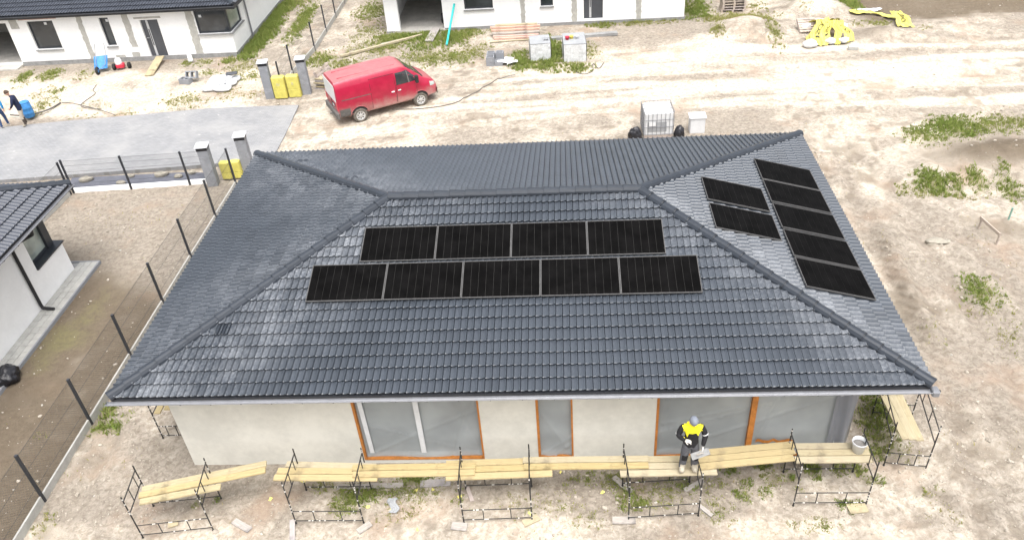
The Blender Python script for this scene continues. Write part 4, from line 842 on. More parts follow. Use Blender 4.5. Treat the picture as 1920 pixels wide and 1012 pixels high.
pillar(-2.32, 14.95, 1.66, 'right grey block pillar with cap, at the back left corner of the big roof', 4)
def ybox(x0, x1, y0, y1, h, label, mark):
    o = thing('yellow_pack', label, 'pack', ((x0+x1)/2, (y0+y1)/2, 0), 0, 'yellow insulation packs'); hw = (x1-x0)/2; hd = (y1-y0)/2
    for i, (a, b_) in enumerate(((.03, h*.41), (h*.415, h))):
        b = MB(); b.box((-hw, -hd, a), (hw, hd, b_), c=.03); b.build('bale', M['yellow_foil'], o, world=False)
    if mark:
        cu = bpy.data.curves.new('mark', 'FONT'); cu.body = mark; cu.size = .2; cu.align_x = 'CENTER'
        t_ = bpy.data.objects.new('tmp', cu); me = bpy.data.meshes.new_from_object(t_); bpy.data.objects.remove(t_)
        me.materials.append(M['patch']); q = link('printed_mark', me, o); q.location = (0, -hd-.004, h*.6); q.rotation_euler = (R(90), 0, 0)
ybox(-3.24, -2.66, 21.72, 22.05, 1.02, 'left yellow wrapped pack standing between the far pillars', 'IV')
ybox(-2.6, -2.04, 21.8, 22.12, 1.02, 'right yellow wrapped pack standing between the far pillars', 'II')
ybox(-3.26, -2.88, 14.5, 14.75, .72, 'left yellow wrapped pack behind the near pillar', None)
ybox(-2.86, -2.5, 14.55, 14.8, .72, 'right yellow wrapped pack by the back left roof corner', None)
mb = MB(); mb.prism([(-9.4, 14.1), (-3.7, 14.38), (-3.75, 15.0), (-5, 15.12), (-9.5, 15.0)], -.05, .045)
mb.top('ground_membrane', M['membrane'], 'dark grey sheet on the ground along the far yard fence', 'sheet')
def rock(m, c, r, seed, n=2, sq=.7):
    bm = bmesh.new(); bmesh.ops.create_icosphere(bm, subdivisions=n, radius=1); rs = random.Random(seed)
    ox = rs.uniform(0, 50)
    vs = []
    for v in bm.verts:
        k = .75+.5*float(vn(v.co.x*1.6+ox+5, v.co.y*1.6+v.co.z*2+ox+9)); vs.append((c[0]+v.co.x*r[0]*k, c[1]+v.co.y*r[1]*k, c[2]+v.co.z*r[2]*k*sq))
    m.add(vs, [[v.index for v in f.verts] for f in bm.faces]); bm.free()
for i, (x, y, s, lb) in enumerate(((-8.8, 14.75, .2, 'flat pale stone on the dark sheet nearest the left roof corner'), (-5.85, 14.95, .2, 'largest pale stone on the dark sheet along the yard fence'), (-5.1, 14.75, .12, 'small rounded stone on the dark sheet between two fence posts'), (-4.65, 15.0, .12, 'grey stone at the pillar end of the dark sheet'), (-7.2, 14.35, .14, 'pale stone beside the middle yard fence post'), (-7.05, 14.9, .1, 'smallest stone on the dark sheet left of the middle fence post'))):
    m = MB(); rock(m, (x, y, .1), (s*1.35, s*.9, s), i+3); m.top('stone', M['stone'], lb, 'stone', 'stones on the dark sheet')

# ------------------------------------------------------------------ the red van
def van_paint():
    m = bpy.data.materials.new('van_paint'); t, b = nodes(m)
    tc = N(t, 'ShaderNodeTexCoord').outputs['Object']; sx = N(t, 'ShaderNodeSeparateXYZ'); t.links.new(tc, sx.inputs[0])
    n1 = noise(t, 3, 5, .65, tc); n2 = noise(t, 20, 4, .7, tc)
    o = mixc(t, ramp(t, n1, .3, .7), (.29, .004, .03), (.36, .008, .04))
    lo = mth(t, 'MULTIPLY', ramp(t, mth(t, 'ADD', sx.outputs[2], mth(t, 'MULTIPLY', mth(t, 'SUBTRACT', n1, .5), .7)), 1.0, .3), .6)   # road dust on the lower panels
    nz = N(t, 'ShaderNodeSeparateXYZ'); t.links.new(N(t, 'ShaderNodeTexCoord').outputs['Normal'], nz.inputs[0])
    up = mth(t, 'MULTIPLY', ramp(t, nz.outputs[2], .6, 1), mth(t, 'ADD', .16, mth(t, 'MULTIPLY', n1, .22)))                            # sky reflection painted as a paler tone on upward faces
    d = mth(t, 'ADD', mth(t, 'MAXIMUM', lo, up), mth(t, 'MULTIPLY', ramp(t, n2, .6, .8), .07))
    t.links.new(mixc(t, d, o, (.5, .42, .36)), b.inputs['Base Color'])
    rg = N(t, 'ShaderNodeMapRange'); t.links.new(d, rg.inputs[0]); rg.inputs[3].default_value = .28; rg.inputs[4].default_value = .85; t.links.new(rg.outputs[0], b.inputs['Roughness'])
    b.inputs['Coat Weight'].default_value = .15; return m
M['van_red'] = van_paint()
ST = [(-2.41, .42, 1.96, .86, .9, .74), (-2.37, .38, 2.03, .9, .95, .79), (-1.9, .38, 2.06, .92, .97, .81), (0, .38, 2.08, .92, .98, .82), (.8, .38, 2.06, .92, .975, .8), (.98, .38, 1.99, .92, .97, .76), (1.35, .38, 1.68, .92, .965, .75), (1.7, .38, 1.37, .91, .955, .77), (1.95, .38, 1.25, .9, .94, .76), (2.2, .4, 1.1, .86, .9, .7), (2.36, .42, .93, .79, .83, .62), (2.42, .46, .74, .7, .73, .5)]
def sec(x):
    a = np.array(ST); return [float(np.interp(x, a[:, 0], a[:, k])) for k in range(1, 6)]
def ring(x):
    zs, zt, wS, wB, wR = sec(x); h = zt-zs
    return [(wS-.08, zs), (wS, zs+.05*h), (wB, zs+.3*h), (wB*.996, zs+.55*h), (wB*.62+wR*.38, zs+.8*h), (wR+.03, zs+.93*h), (wR-.06, zs+.985*h), (wR*.5, zt), (0, zt+.006)]
def ys(x, z):
    r = ring(x); return float(np.interp(z, [p[1] for p in r[:6]], [p[0] for p in r[:6]]))
van = thing('van', 'red panel van parked on the sand beside the paved road', 'van', (2.03, 20.52, -.02), R(29.5))
van.scale = (.935, .935, .935)
KW = dict(world=False)
bm_ = MB(); xs_ = [-2.41, -2.37, -2.2, -1.9, -1.4, -.9, -.3, .3, .65, .8, .9, .98, 1.15, 1.35, 1.55, 1.7, 1.82, 1.95, 2.1, 2.2, 2.3, 2.36, 2.42]
vs_ = []; n_ = 17
for x in xs_:
    r = ring(x); vs_ += [(x, -a, b) for a, b in r] + [(x, a, b) for a, b in r[:-1][::-1]]
fs_ = []
for i in range(len(xs_)-1):
    for k in range(n_): fs_.append([i*n_+k, i*n_+(k+1) % n_, (i+1)*n_+(k+1) % n_, (i+1)*n_+k][::-1])
fs_ += [[k for k in range(n_)], [(len(xs_)-1)*n_ + n_-1-k for k in range(n_)]]
bm_.add(vs_, fs_); body = bm_.build('body', M['van_red'], van, smooth=True, **KW)
md = body.modifiers.new('edges', 'EDGE_SPLIT'); md.split_angle = R(38)
def side_patch(x0, x1, z0, z1, off, s, nu=8, nv=6, xl=None, xr=None):
    g = MB()
    def fn(u, v):
        z = z0+(z1-z0)*v; a = xl(v) if xl else x0; b = xr(v) if xr else x1; x = a+(b-a)*u
        return (x, s*(ys(x, z)+off), z)
    g.grid(fn, nu, nv)
    if s > 0: g.f = [f[::-1] for f in g.f]
    return g
for s in (-1, 1):
    # seams then door skins
    side_patch(.36, 1.36, .46, 1.32, .003, s).build('door_seam', M['black_steel'], van, smooth=True, **KW)
    dr = side_patch(.375, 1.345, .475, 1.3, .009, s).build('door', M['van_red'], van, smooth=True, **KW)
    h = MB(); h.box((.44, s*.985-.02, 1.04), (.58, s*.985+.02, 1.08), c=.01); h.build('handle', M['white_plastic'], dr, **KW)
    if s < 0:
        side_patch(-.83, .345, .46, 1.86, .003, s).build('door_seam', M['black_steel'], van, smooth=True, **KW)
        dr = side_patch(-.815, .33, .475, 1.845, .009, s).build('sliding_door', M['van_red'], van, smooth=True, **KW)
        h = MB(); h.box((.12, s*.995-.02, 1.03), (.27, s*.995+.02, 1.08), c=.01); h.build('handle', M['white_plastic'], dr, **KW)
        side_patch(-2.2, -.85, 1.2, 1.235, .006, s).build('door_rail', M['grey_plastic'], van, smooth=True, **KW)
    side_patch(0, 0, 1.3, 1.84, .006, s, xl=lambda v: .4+.02*v, xr=lambda v: 1.52-.52*v).build('side_window', M['van_glass'], van, smooth=True, **KW)
    side_patch(0, 0, 1.3, 1.86, .011, s, nu=2, xl=lambda v: .98-.02*v, xr=lambda v: 1.05-.06*v).build('window_pillar', M['grey_plastic'], van, smooth=True, **KW)
    side_patch(-2.36, -1.88, .4, .8, .012, s).build('rear_cladding', M['grey_plastic'], van, smooth=True, **KW)
    # wheel arches: dark well, lip
    for xa in (-1.465, 1.465):
        g = MB(); vs2 = [(xa, s*(ys(xa, .6)+.004), .55)]
        for k in range(19):
            a = math.pi*k/18; px, pz = xa+.415*math.cos(a), .36+.415*math.sin(a); vs2.append((px, s*(ys(px, pz)+.005), pz))
        g.add(vs2, [[0, k+1, k+2] if s < 0 else [0, k+2, k+1] for k in range(18)]); g.build('wheel_well', M['black_steel'], van, **KW)
        g = MB(); pts = []
        for k in range(19):
            a = math.pi*k/18; px, pz = xa+.425*math.cos(a), .36+.425*math.sin(a); pts.append((px, s*(ys(px, pz)+.006), pz))
        g.path(pts, .018, 5); g.build('arch_lip', M['van_red'], van, **KW)
        wz = .33; yy = s*.86
        ty = MB(); Mx = Tm((xa, yy, wz)) @ Matrix.Rotation(-s*math.pi/2, 4, 'X')
        ty.lathe([(.2, -.11), (.3, -.115), (.33, -.08), (.335, 0), (.33, .09), (.305, .125), (.215, .115), (.2, .06)], n=28, M=Mx); tyo = ty.build('wheel', M['dusty_tyre'], van, smooth=True, **KW)
        rm = MB(); rm.lathe([(.0, .105), (.05, .115), (.07, .1), (.17, .095), (.195, .12), (.215, .118)], n=24, M=Mx); rm.build('hubcap', M['hubcap'], tyo, smooth=True, **KW)
        sp_ = MB()
        for k in range(7):
            a = 2*math.pi*k/7; c_, s_ = math.cos(a), math.sin(a); c2, s2 = math.cos(a+.3), math.sin(a+.3)
            sp_.add([Mx @ Vector(p) for p in ((.09*c_, .09*s_, .104), (.165*c_, .165*s_, .103), (.165*c2, .165*s2, .103), (.09*c2, .09*s2, .104))], [[0, 1, 2, 3]])
        sp_.build('hubcap_slot', M['black_steel'], tyo, **KW)
    # mirror
    mr = MB(); mr.box((1.3, s*1.0-.01, 1.3), (1.38, s*1.0+.01, 1.34)); mr.box((1.28, min(s*1.02, s*1.2), 1.26), (1.42, max(s*1.02, s*1.2), 1.6), c=.03); mr.build('mirror', M['rubber'], van, **KW)
    hl = MB(); hl.grid(lambda u, v: (2.02+.28*u, s*(ys(2.02+.28*u, .86+.2*v*(1-.5*u))+.006), .86+.2*v*(1-.5*u)), 6, 4); hl.build('headlight', M['pale_glass'], van, **KW)
    tl = MB(); tl.box((-2.425, s*.86-.05, .78), (-2.38, s*.86+.05, 1.2), c=.01); tl.build('tail_light', M['red_plastic'], van, **KW)
ws = MB()
def wsf(u, v):
    x = 1.0+.7*v; r = ring(x); yy = (r[6][0]-.02)*(2*u-1)*.97; z = r[7][1] + (r[6][1]-r[7][1])*abs(2*u-1)**3
    return (x+.006, yy, z+.008)
ws.grid(wsf, 14, 8); ws.f = [f[::-1] for f in ws.f]; ws.build('windscreen', M['van_glass'], van, smooth=True, **KW)
cw_ = MB(); cw_.grid(lambda u, v: (1.69+.1*v, (2*u-1)*.74, ring(1.69+.1*v)[7][1]+.012-.02*abs(2*u-1)**3), 12, 2); cw_.build('cowl', M['rubber'], van, **KW)
bp_ = MB(); bp_.grid(lambda u, v: ((2.3+.17*math.cos((u-.5)*2.6)-.0, (u-.5)*1.84, .38+.33*v)), 16, 3); bp_.grid(lambda u, v: (2.3+.17*math.cos((u-.5)*2.6)*(1-v*.6), (u-.5)*1.84, .71+.01*v), 16, 2); bp_.build('front_bumper', M['grey_plastic'], van, smooth=True, **KW)
bp_ = MB(); bp_.box((-2.52, -.93, .4), (-2.38, .93, .66), c=.03); bp_.tube((-2.52, -.2, .45), (-2.66, -.2, .45), .03, 8); bp_.build('rear_bumper', M['grey_plastic'], van, **KW)
rd_ = MB(); rd_.box((-2.43, -.8, 1.12), (-2.412, .8, 1.9)); rdo = rd_.build('rear_panel', M['white_plastic'], van, **KW); tag(rdo, 'white upper panel of the rear doors')
rd_ = MB(); rd_.box((-2.428, -.006, .68), (-2.411, .006, 1.12)); rd_.build('door_seam', M['black_steel'], van, **KW)
rd_ = MB(); rd_.box((-2.428, -.45, .8), (-2.412, -.1, .96)); rd_.build('plate_recess', M['black_steel'], van, **KW)
rd_ = MB(); rd_.box((-2.433, -.42, .82), (-2.429, -.14, .92)); rd_.build('number_plate', M['white_plastic'], van, **KW)
for q in (-.42, .42):
    rr_ = MB(); rr_.box((-2.1, q-.02, 2.05), (.6, q+.02, 2.079), c=.006); rr_.build('roof_rib', M['van_red'], van, **KW)

# ------------------------------------------------------------------ things at the back of the site
ib = thing('liquid_tank', 'white plastic tank in a wire cage on a pallet behind the big roof', 'tank', (13.45, 17.05, 0), R(2))
t_ = MB(); t_.box((-.55, -.5, .16), (.55, .5, 1.1), c=.06); t_.build('tank', M['white_plastic'], ib, **KW)
t_ = MB(); t_.box((-.55+.12, -.515, .3), (.3, -.503, .7)); t_.build('fill_mark', M['grey_sheet'], ib, **KW)
t_ = MB(); t_.box((-.38, -.53, .55), (-.12, -.518, .72)); t_.build('label_plate', M['white_plastic'], ib, **KW)
t_ = MB(); t_.lathe([(0, .06), (.1, .055), (.11, 0)], (0, 0, 1.1), 16); t_.build('lid', M['white_plastic'], ib, **KW)
for k in range(4):
    c_ = MB(); X_ = .57; Y_ = .53
    if k < 2:
        y_ = (-Y_, Y_)[k]
        for x in np.linspace(-X_, X_, 8): c_.tube((x, y_, .16), (x, y_, 1.12), .009, 5)
        for z in (.2, .5, .8, 1.12): c_.tube((-X_, y_, z), (X_, y_, z), .011, 5)
    else:
        x_ = (-X_, X_)[k-2]
        for y in np.linspace(-Y_, Y_, 7)[1:-1]: c_.tube((x_, y, .16), (x_, y, 1.12), .009, 5)
        for z in (.2, .5, .8, 1.12): c_.tube((x_, -Y_, z), (x_, Y_, z), .011, 5)
    c_.build('cage_side', M['gutter'], ib, **KW)
c_ = MB()
for y in (-.2, .2): c_.tube((-.57, y, 1.14), (.57, y, 1.14), .013, 6)
c_.build('cage_bar', M['gutter'], ib, **KW)
for y in (-.45, 0, .45):
    c_ = MB(); c_.box((-.55, y-.05, 0), (.55, y+.05, .15)); c_.build('pallet_runner', M['pallet'], ib, **KW)
def bag(x, y, z, r, label, seed, mat='bag', cat='bag', name='rubbish_bag'):
    m = MB(); bm = bmesh.new(); bmesh.ops.create_icosphere(bm, subdivisions=4, radius=1); ox = seed*7.7; vs = []
    for v in bm.verts:
        k = .68+.42*float(fbm(v.co.x*1.8+ox+20, v.co.y*1.8+v.co.z*1.4+ox+30, 3, 3)) + .12*abs(math.sin(v.co.x*6+v.co.z*9+seed)*math.sin(v.co.y*7-v.co.z*4))
        vs.append((x+v.co.x*r[0]*k, y+v.co.y*r[1]*k, max(z-.02, z+r[2]*.45+v.co.z*r[2]*k)))
    m.add(vs, [[v.index for v in f.verts] for f in bm.faces]); bm.free()
    m.tube((x+r[0]*.1, y, z+r[2]*1.1), (x+r[0]*.3, y+.02, z+r[2]*1.42), .05, 6, .02)
    return m.top(name, M[mat], label, cat, smooth=True)
bag(12.58, 16.6, 0, (.27, .25, .36), 'black rubbish bag left of the caged white tank', 1)
bag(14.28, 16.65, 0, (.21, .21, .34), 'shiny black rubbish bag right of the caged white tank', 2)
m = MB(); m.box((14.72, 16.9, -.05), (15.3, 17.35, .62), c=.03); m.box((14.68, 16.86, .62), (15.34, 17.39, .66), c=.01); m.top('white_crate', M['white_plastic'], 'plain white box behind the back eave, right of the tank', 'box')
bag(-5.75, 3.75, 0, (.34, .36, .3), 'crumpled black bag on the pavers at the left edge', 5)

def wrapped(x0, x1, y0, y1, h, label, seed, rz=0):
    o = thing('wrapped_pallet', label, 'pallet load', ((x0+x1)/2, (y0+y1)/2, 0), rz); a, b = (x1-x0)/2, (y1-y0)/2; rs = random.Random(seed)
    q = MB(); q.box((-a, -b, .1), (a, b, h-.01)); q.build('core', M['plinth'], o, **KW)
    f = MB()
    for (P0, P1) in (((-a, -b), (a, -b)), ((a, -b), (a, b)), ((a, b), (-a, b)), ((-a, b), (-a, -b))):
        nx, ny = (P1[1]-P0[1]), -(P1[0]-P0[0]); ln = math.hypot(nx, ny); nx /= ln; ny /= ln; ph = rs.uniform(0, 9)
        def fn(u, v):
            d = .012+.022*float(fbm(u*5+ph, v*6+ph, 4, 3)) + .012*float(fbm(u*14+ph, v*3+ph, 6, 2))
            return (P0[0]+(P1[0]-P0[0])*u+nx*d, P0[1]+(P1[1]-P0[1])*u+ny*d, .02+(h-.02)*v)
        f.grid(fn, 18, 22)
    f.build('wrap', M['white_film'], o, smooth=False, **KW)
    t = MB(); t.box((-a-.005, -b-.005, h), (a+.005, b+.005, h+.02)); t.build('top_sheet', M['grey_sheet'], o, **KW)
    for i in range(3):
        y = -b+.08+i*(2*b-.16)/2; r = MB(); r.box((-a, y-.06, -.03), (a, y+.06, .09)); r.build('runner', M['pallet'], o, **KW)
    return o
wrapped(8.3, 9.25, 24.75, 25.85, .86, 'film wrapped pallet of blocks with crumpled grey top, left of two', 1, R(4))
wrapped(9.88, 10.92, 24.45, 25.9, .88, 'film wrapped pallet of blocks carrying three coloured tubs', 2, R(2))
for x, y, c, lb in ((10.08, 25.05, 'red_plastic', 'red tub on the grey topped pallet'), (10.28, 25.16, 'yellow_plastic', 'yellow tub on the grey topped pallet'), (10.53, 25.14, 'white_plastic', 'white tub on the grey topped pallet')):
    m = MB(); m.lathe([(0, 0), (.08, 0), (.1, .13), (.108, .135), (.1, .14), (.06, .16), (0, .165)], (x, y, .905), 18); m.top('tub', M[c], lb, 'tub', 'tubs on the wrapped pallet', smooth=True)
m = MB(); m.grid(lambda u, v: (8.95+.28*u, 25.1+.35*v, .885+.06*abs(math.sin(u*7+v*3))), 8, 8); m.top('crumpled_sheet', M['grey_sheet'], 'crumpled grey sheet on the left wrapped pallet', 'sheet')
# hollow blocks with loose film
k = 0
for (x, y, z) in ((6.25, 24.3, 0), (6.65, 24.3, 0), (6.25, 24.75, 0), (6.65, 24.75, 0), (6.25, 24.3, .26), (6.25, 24.78, .26), (6.66, 24.8, .26)):
    o = thing('hollow_block', '%s grey hollow block in the open stack left of the wrapped pallets' % ['lower front left', 'lower front right', 'lower rear left', 'lower rear right', 'upper front left', 'upper rear left', 'upper rear right'][k], 'block', (x, y, z-.02), R(random.uniform(-3, 3)), 'hollow blocks in the stack')
    k += 1; b = MB(); w_, d_, h_, t = .38, .36, .25, .045
    for a, c in (((0, 0, 0), (w_, t, h_)), ((0, d_-t, 0), (w_, d_, h_)), ((0, t, 0), (t, d_-t, h_)), ((w_-t, t, 0), (w_, d_-t, h_))): b.box(a, c)
    b.build('shell', M['block_grey'], o, **KW)
    b = MB(); b.box((t+.002, d_/2-.02, 0), (w_-t-.002, d_/2+.02, h_-.004)); b.build('web', M['block_grey'], o, **KW)
def drape(name, mat, x0, x1, y0, y1, hfun, label, cat, n=26, rot=0):
    m = MB(); cx, cy = (x0+x1)/2, (y0+y1)/2; c, s = math.cos(rot), math.sin(rot)
    def fn(u, v):
        x = x0+(x1-x0)*u + .12*math.sin(v*7+u*3); y = y0+(y1-y0)*v + .1*math.sin(u*8+v*2)
        X = cx+(x-cx)*c-(y-cy)*s; Y = cy+(x-cx)*s+(y-cy)*c
        return (X, Y, zp(X, Y)+hfun(u, v))
    m.grid(fn, n, n); return m.top(name, M[mat], label, cat)
drape('plastic_film', 'white_film', 6.9, 7.6, 24.1, 24.95, lambda u, v: .08+.16*float(fbm(u*5+3, v*5+8, 2, 3)), 'torn white film lying beside the hollow block stack', 'film', rot=R(40))
# timber in front of the back house
for i, (y, z, m_) in enumerate(((28.45, .38, 'timber_red'), (28.3, .28, 'timber_red'), (28.12, .18, 'plank_grey'), (27.98, .08, 'timber_red'), (27.85, .02, 'timber_red'), (28.55, .44, 'plank_pale'))):
    m = MB(); m.box((6.2+.05*i, y-.09, z), (8.75-.03*i, y+.09, z+.08), c=.006)
    m.top('timber_beam', M[m_], ['upper rear', 'second', 'third', 'fourth', 'lowest front', 'topmost pale'][i]+' beam of the reddish timber stack by the back house', 'beam', 'timber stack')
def board(x0, y0, x1, y1, wd, z, th, mat, label, group=None, name='board', z1=None, cat='board'):
    ln = math.hypot(x1-x0, y1-y0); o_ = MB(); z1 = z if z1 is None else z1; tilt = math.atan2(z1-z, ln)
    o_.box((0, -wd/2, 0), (math.hypot(ln, z1-z), wd/2, th), c=.004)
    o = link(name, o_.mesh(name, M[mat])); o.location = (x0, y0, z); o.rotation_euler = Euler((0, -tilt, math.atan2(y1-y0, x1-x0)), 'XYZ')
    return tag(o, label, cat, group)
board(-1.2, 26.3, 2.6, 28.75, .12, .06, .1, 'plank_pale', 'long pale beam lying on the grass before the open garage')
board(.6, 27.75, 2.0, 28.5, .1, .05, .06, 'plank_grey', 'shorter grey board beside the long beam before the garage')
board(3.05, 27.9, 3.25, 29.7, .42, .05, .05, 'plank_grey', 'wide plank ramp leading into the open garage', z1=.1)
board(4.05, 27.25, 4.35, 29.5, .09, .05, .07, 'teal', 'teal pole leaning on the wall of the back house', z1=1.35, name='pole', cat='pole')
board(6.2, 27.4, 8.3, 27.55, .08, .04, .04, 'plank_pale', 'thin lath lying in front of the timber stack')
board(7.7, 24.2, 7.6, 25.0, .06, .05, .04, 'plank_pale', 'short pale lath in the grass left of the wrapped pallets')
board(9.3, 27.4, 12.6, 27.75, .3, .03, .14, 'plinth', 'long grey concrete step along the back house', name='concrete_step', cat='step')
board(-10.55, 25.05, -10.75, 27.1, .42, .03, .05, 'plank_pale', 'plank ramp up to the dark door of the left back house', z1=.2)
# pallets
def pallet(x, y, z, rz, label, group=None, w_=1.2, d_=.8):
    o = thing('pallet', label, 'pallet', (x, y, z), rz, group)
    for i in range(6): b = MB(); b.box((-w_/2, -d_/2+i*(d_-.1)/5, .11), (w_/2, -d_/2+i*(d_-.1)/5+.1, .14)); b.build('slat', M['pallet'], o, **KW)
    for i in range(3): b = MB(); b.box((-w_/2+i*(w_-.1)/2, -d_/2, .0), (-w_/2+i*(w_-.1)/2+.1, d_/2, .11)); b.build('runner', M['pallet'], o, **KW)
    return o
for i in range(5): pallet(18.75+random.uniform(-.03, .03), 30.55, zp(18.7, 30.5)+i*.142, R(random.uniform(-3, 3)), ['lowest', 'second', 'third', 'fourth', 'topmost'][i]+' pallet of the stack at the top edge', 'stacked pallets')
pl_ = pallet(21.65, 26.95, .28, R(4), 'weathered pallet leaning beside the yellow foil heap', None, .85, .85); pl_.rotation_euler = (R(28), 0, R(4))
for i in range(6):
    board(-1.55+.05*random.uniform(-1, 1), 22.75+.02*i, -.75+.1*random.uniform(-1, 1), 22.65+.1*random.uniform(-1, 1), .34, .02+i*.085, .05, 'plank_pale' if i % 2 else 'plank_grey', ['lowest', 'second', 'third', 'fourth', 'fifth', 'topmost'][i]+' board of the stack behind the rear of the van', 'boards behind the van')
pallet(-1.35, 23.35, .35, R(80), 'brown pallet on edge behind the right far pillar').rotation_euler = (R(75), 0, R(75))
# yellow foil heaps with white bags under them
def text_on(parent_label, body, size, loc, rot, mat='ink'):
    pass
fo = thing('foil_heap', 'yellow plastic foil spread over white sacks right of the leaning pallet', 'foil', (22.4, 25.9, 0))
def foil(x0, x1, y0, y1, hh, seed, parent, edge=.35):
    g = MB()
    def fn(u, v):
        x = x0+(x1-x0)*u+.15*math.sin(v*5+seed); y = y0+(y1-y0)*v+.1*math.sin(u*6+seed)
        h = hh*(math.sin(math.pi*min(1, max(0, u*1.0)))**.6)*(math.sin(math.pi*v)**.5) + .26*float(fbm(u*6+seed, v*6+seed*2, 7, 4)) 
        return (x, y, zp(x, y)+.02+h)
    g.grid(fn, 34, 34); return g.build('foil', M['yellow_foil'], parent, smooth=False)
def flap(apex, bl, br, tl_w, seed, parent, mat='yellow_foil', text=None, tsize=.3, nu=22, nv=30):
    # a sheet hanging from the crest of the heap down to the sand between bl and br
    A = Vector(apex); B = Vector((bl[0], bl[1], 0)); C = Vector((br[0], br[1], 0)); dirw = (C-B).normalized()
    def fn(u, v):
        b_ = B.lerp(C, u); t_ = A + dirw*((u-.5)*tl_w); q = b_.lerp(t_, v)
        h = A.z*(v**.8) + .1*(fbm(u*4+seed, v*5+seed*2, 7, 4)-.5) + .05*abs(math.sin(u*11+v*4+seed)) + .05*math.sin(math.pi*v)
        return (q.x+.06*math.sin(v*9+seed), q.y, zp(q.x, q.y)+.03+float(h))
    g = MB(); g.grid(fn, nu, nv); o = g.build('foil', M[mat], parent)
    if text:
        cu = bpy.data.curves.new('letters', 'FONT'); cu.body = text; cu.size = 1.0; cu.align_x = 'CENTER'; cu.align_y = 'CENTER'
        t_ = bpy.data.objects.new('tmp', cu); me = bpy.data.meshes.new_from_object(t_); bpy.data.objects.remove(t_)
        bm = bmesh.new(); bm.from_mesh(me); bmesh.ops.triangulate(bm, faces=bm.faces[:]); bmesh.ops.subdivide_edges(bm, edges=[e for e in bm.edges if e.calc_length() > .25], cuts=2); off = org(parent)
        for vt_ in bm.verts:
            x, y = vt_.co.x, vt_.co.y; P = Vector(fn(min(1, max(0, .5+y*tsize)), min(1, max(0, .5+x*tsize*.8)))); vt_.co = P+Vector((0, -.03, .035))-off
        bm.to_mesh(me); bm.free(); me.materials.append(M['ink']); link('printed_letters', me, parent)
flap((22.2, 26.6, .62), (21.3, 25.15), (21.95, 24.95), .5, 1.0, fo, text='ISO', tsize=.42)
flap((22.4, 26.6, .66), (22.0, 25.1), (22.4, 25.35), .5, 2.3, fo, text='ISO', tsize=.5)
flap((22.75, 26.5, .6), (22.55, 25.2), (22.85, 25.15), .35, 4.0, fo); flap((22.9, 26.5, .55), (23.05, 25.2), (23.5, 25.3), .4, 5.2, fo, text='SO', tsize=.42)
flap((22.4, 26.7, .6), (21.4, 26.0), (21.3, 25.2), .4, 6.0, fo); flap((22.5, 26.6, .62), (23.4, 27.3), (21.6, 27.3), .9, 7.1, fo)
for i, (x, y, r) in enumerate(((22.35, 25.35, .22), (22.95, 25.3, .2), (21.35, 25.0, .28), (23.3, 26.9, .24), (21.6, 26.9, .26), (22.3, 27.4, .35))):
    s_ = MB(); rock(s_, (x, y, zp(x, y)+.18), (r*1.2, r*.8, r), 30+i, 3); s_.build('sack', M['white_film'], fo, smooth=True)
def letters(parent, body, size, loc, rot, mat):
    cu = bpy.data.curves.new('letters', 'FONT'); cu.body = body; cu.size = size; cu.align_x = 'CENTER'; cu.extrude = .004
    t_ = bpy.data.objects.new('tmp', cu); me = bpy.data.meshes.new_from_object(t_); bpy.data.objects.remove(t_); me.materials.append(M[mat])
    q = link('printed_letters', me, parent); q.location = Vector(loc)-org(parent); q.rotation_euler = rot
fp_ = thing('foil_strip', 'long twisted strip of yellow foil trailing over the soil', 'foil', (25.6, 28.3, 0))
g = MB(); g.grid(lambda u, v: (24.2+2.2*u, 28.75+.25*math.sin(u*4)-.35*u+(.18+.12*math.sin(u*9))*(v-.5)*2, zp(24.2+2.2*u, 28.6)+.05+.14*float(fbm(u*9, v*3, 2, 3))), 40, 8); g.build('foil', M['yellow_foil'], fp_)
flap((26.2, 28.2, .35), (26.0, 26.95), (26.75, 26.8), .5, 3.3, fp_, text='ISO', tsize=.45)
if 0: g = MB(); g.grid(lambda u, v: (25.9+.95*u+.1*math.sin(v*5), 26.9+1.25*v+.1*math.sin(u*7), zp(26.4, 27.5)+.04+.25*math.sin(math.pi*u)*math.sin(math.pi*v)+.12*float(fbm(u*6, v*6, 5, 4))), 26, 26)
g = MB(); g.grid(lambda u, v: (24.6+1.3*u, 29.0+.35*v+.1*math.sin(u*7), zp(25, 29)+.06+.12*float(fbm(u*6, v*6, 9, 4))), 26, 8); g.build('foil', M['white_film'], fp_)
# at the left back house
wbar = thing('wheelbarrow', 'blue wheelbarrow tipped up against the left back house', 'wheelbarrow', (-13.4, 26.1, 0), R(12))
t_ = MB(); t_.add([(-.36, .42, .62), (.32, .42, .62), (.34, -.3, .2), (-.3, -.3, .2), (-.22, .25, .42), (.2, .25, .42), (.2, -.15, .14), (-.18, -.15, .14)], [(0,1,5,4), (1,2,6,5), (2,3,7,6), (3,0,4,7), (4,5,6,7)]); t_.build('tray', M['blue'], wbar, **KW)
t_ = MB(); Mx = Tm((-.1, -.52, .2)) @ Matrix.Rotation(math.pi/2, 4, 'Y'); t_.lathe([(.1, -.05), (.18, -.055), (.2, 0), (.18, .055), (.1, .05)], n=20, M=Mx); wo = t_.build('wheel', M['rubber'], wbar, smooth=True, **KW)
t_ = MB(); t_.lathe([(0, -.03), (.1, -.045), (.1, .045), (0, .03)], n=16, M=Mx); t_.build('rim', M['blue'], wo, **KW)
t_ = MB(); t_.path([(-.16, -.52, .2), (-.25, 0, .3), (-.28, .6, .75), (-.25, .85, 1.1)], .016, 6); t_.path([(-.04, -.52, .2), (.2, 0, .3), (.22, .6, .75), (.2, .85, 1.1)], .016, 6); t_.build('frame', M['gutter'], wbar, **KW)
ct = thing('machine', 'small red and white machine on black wheels by the white wall', 'machine', (-12.45, 26.15, 0), R(10))
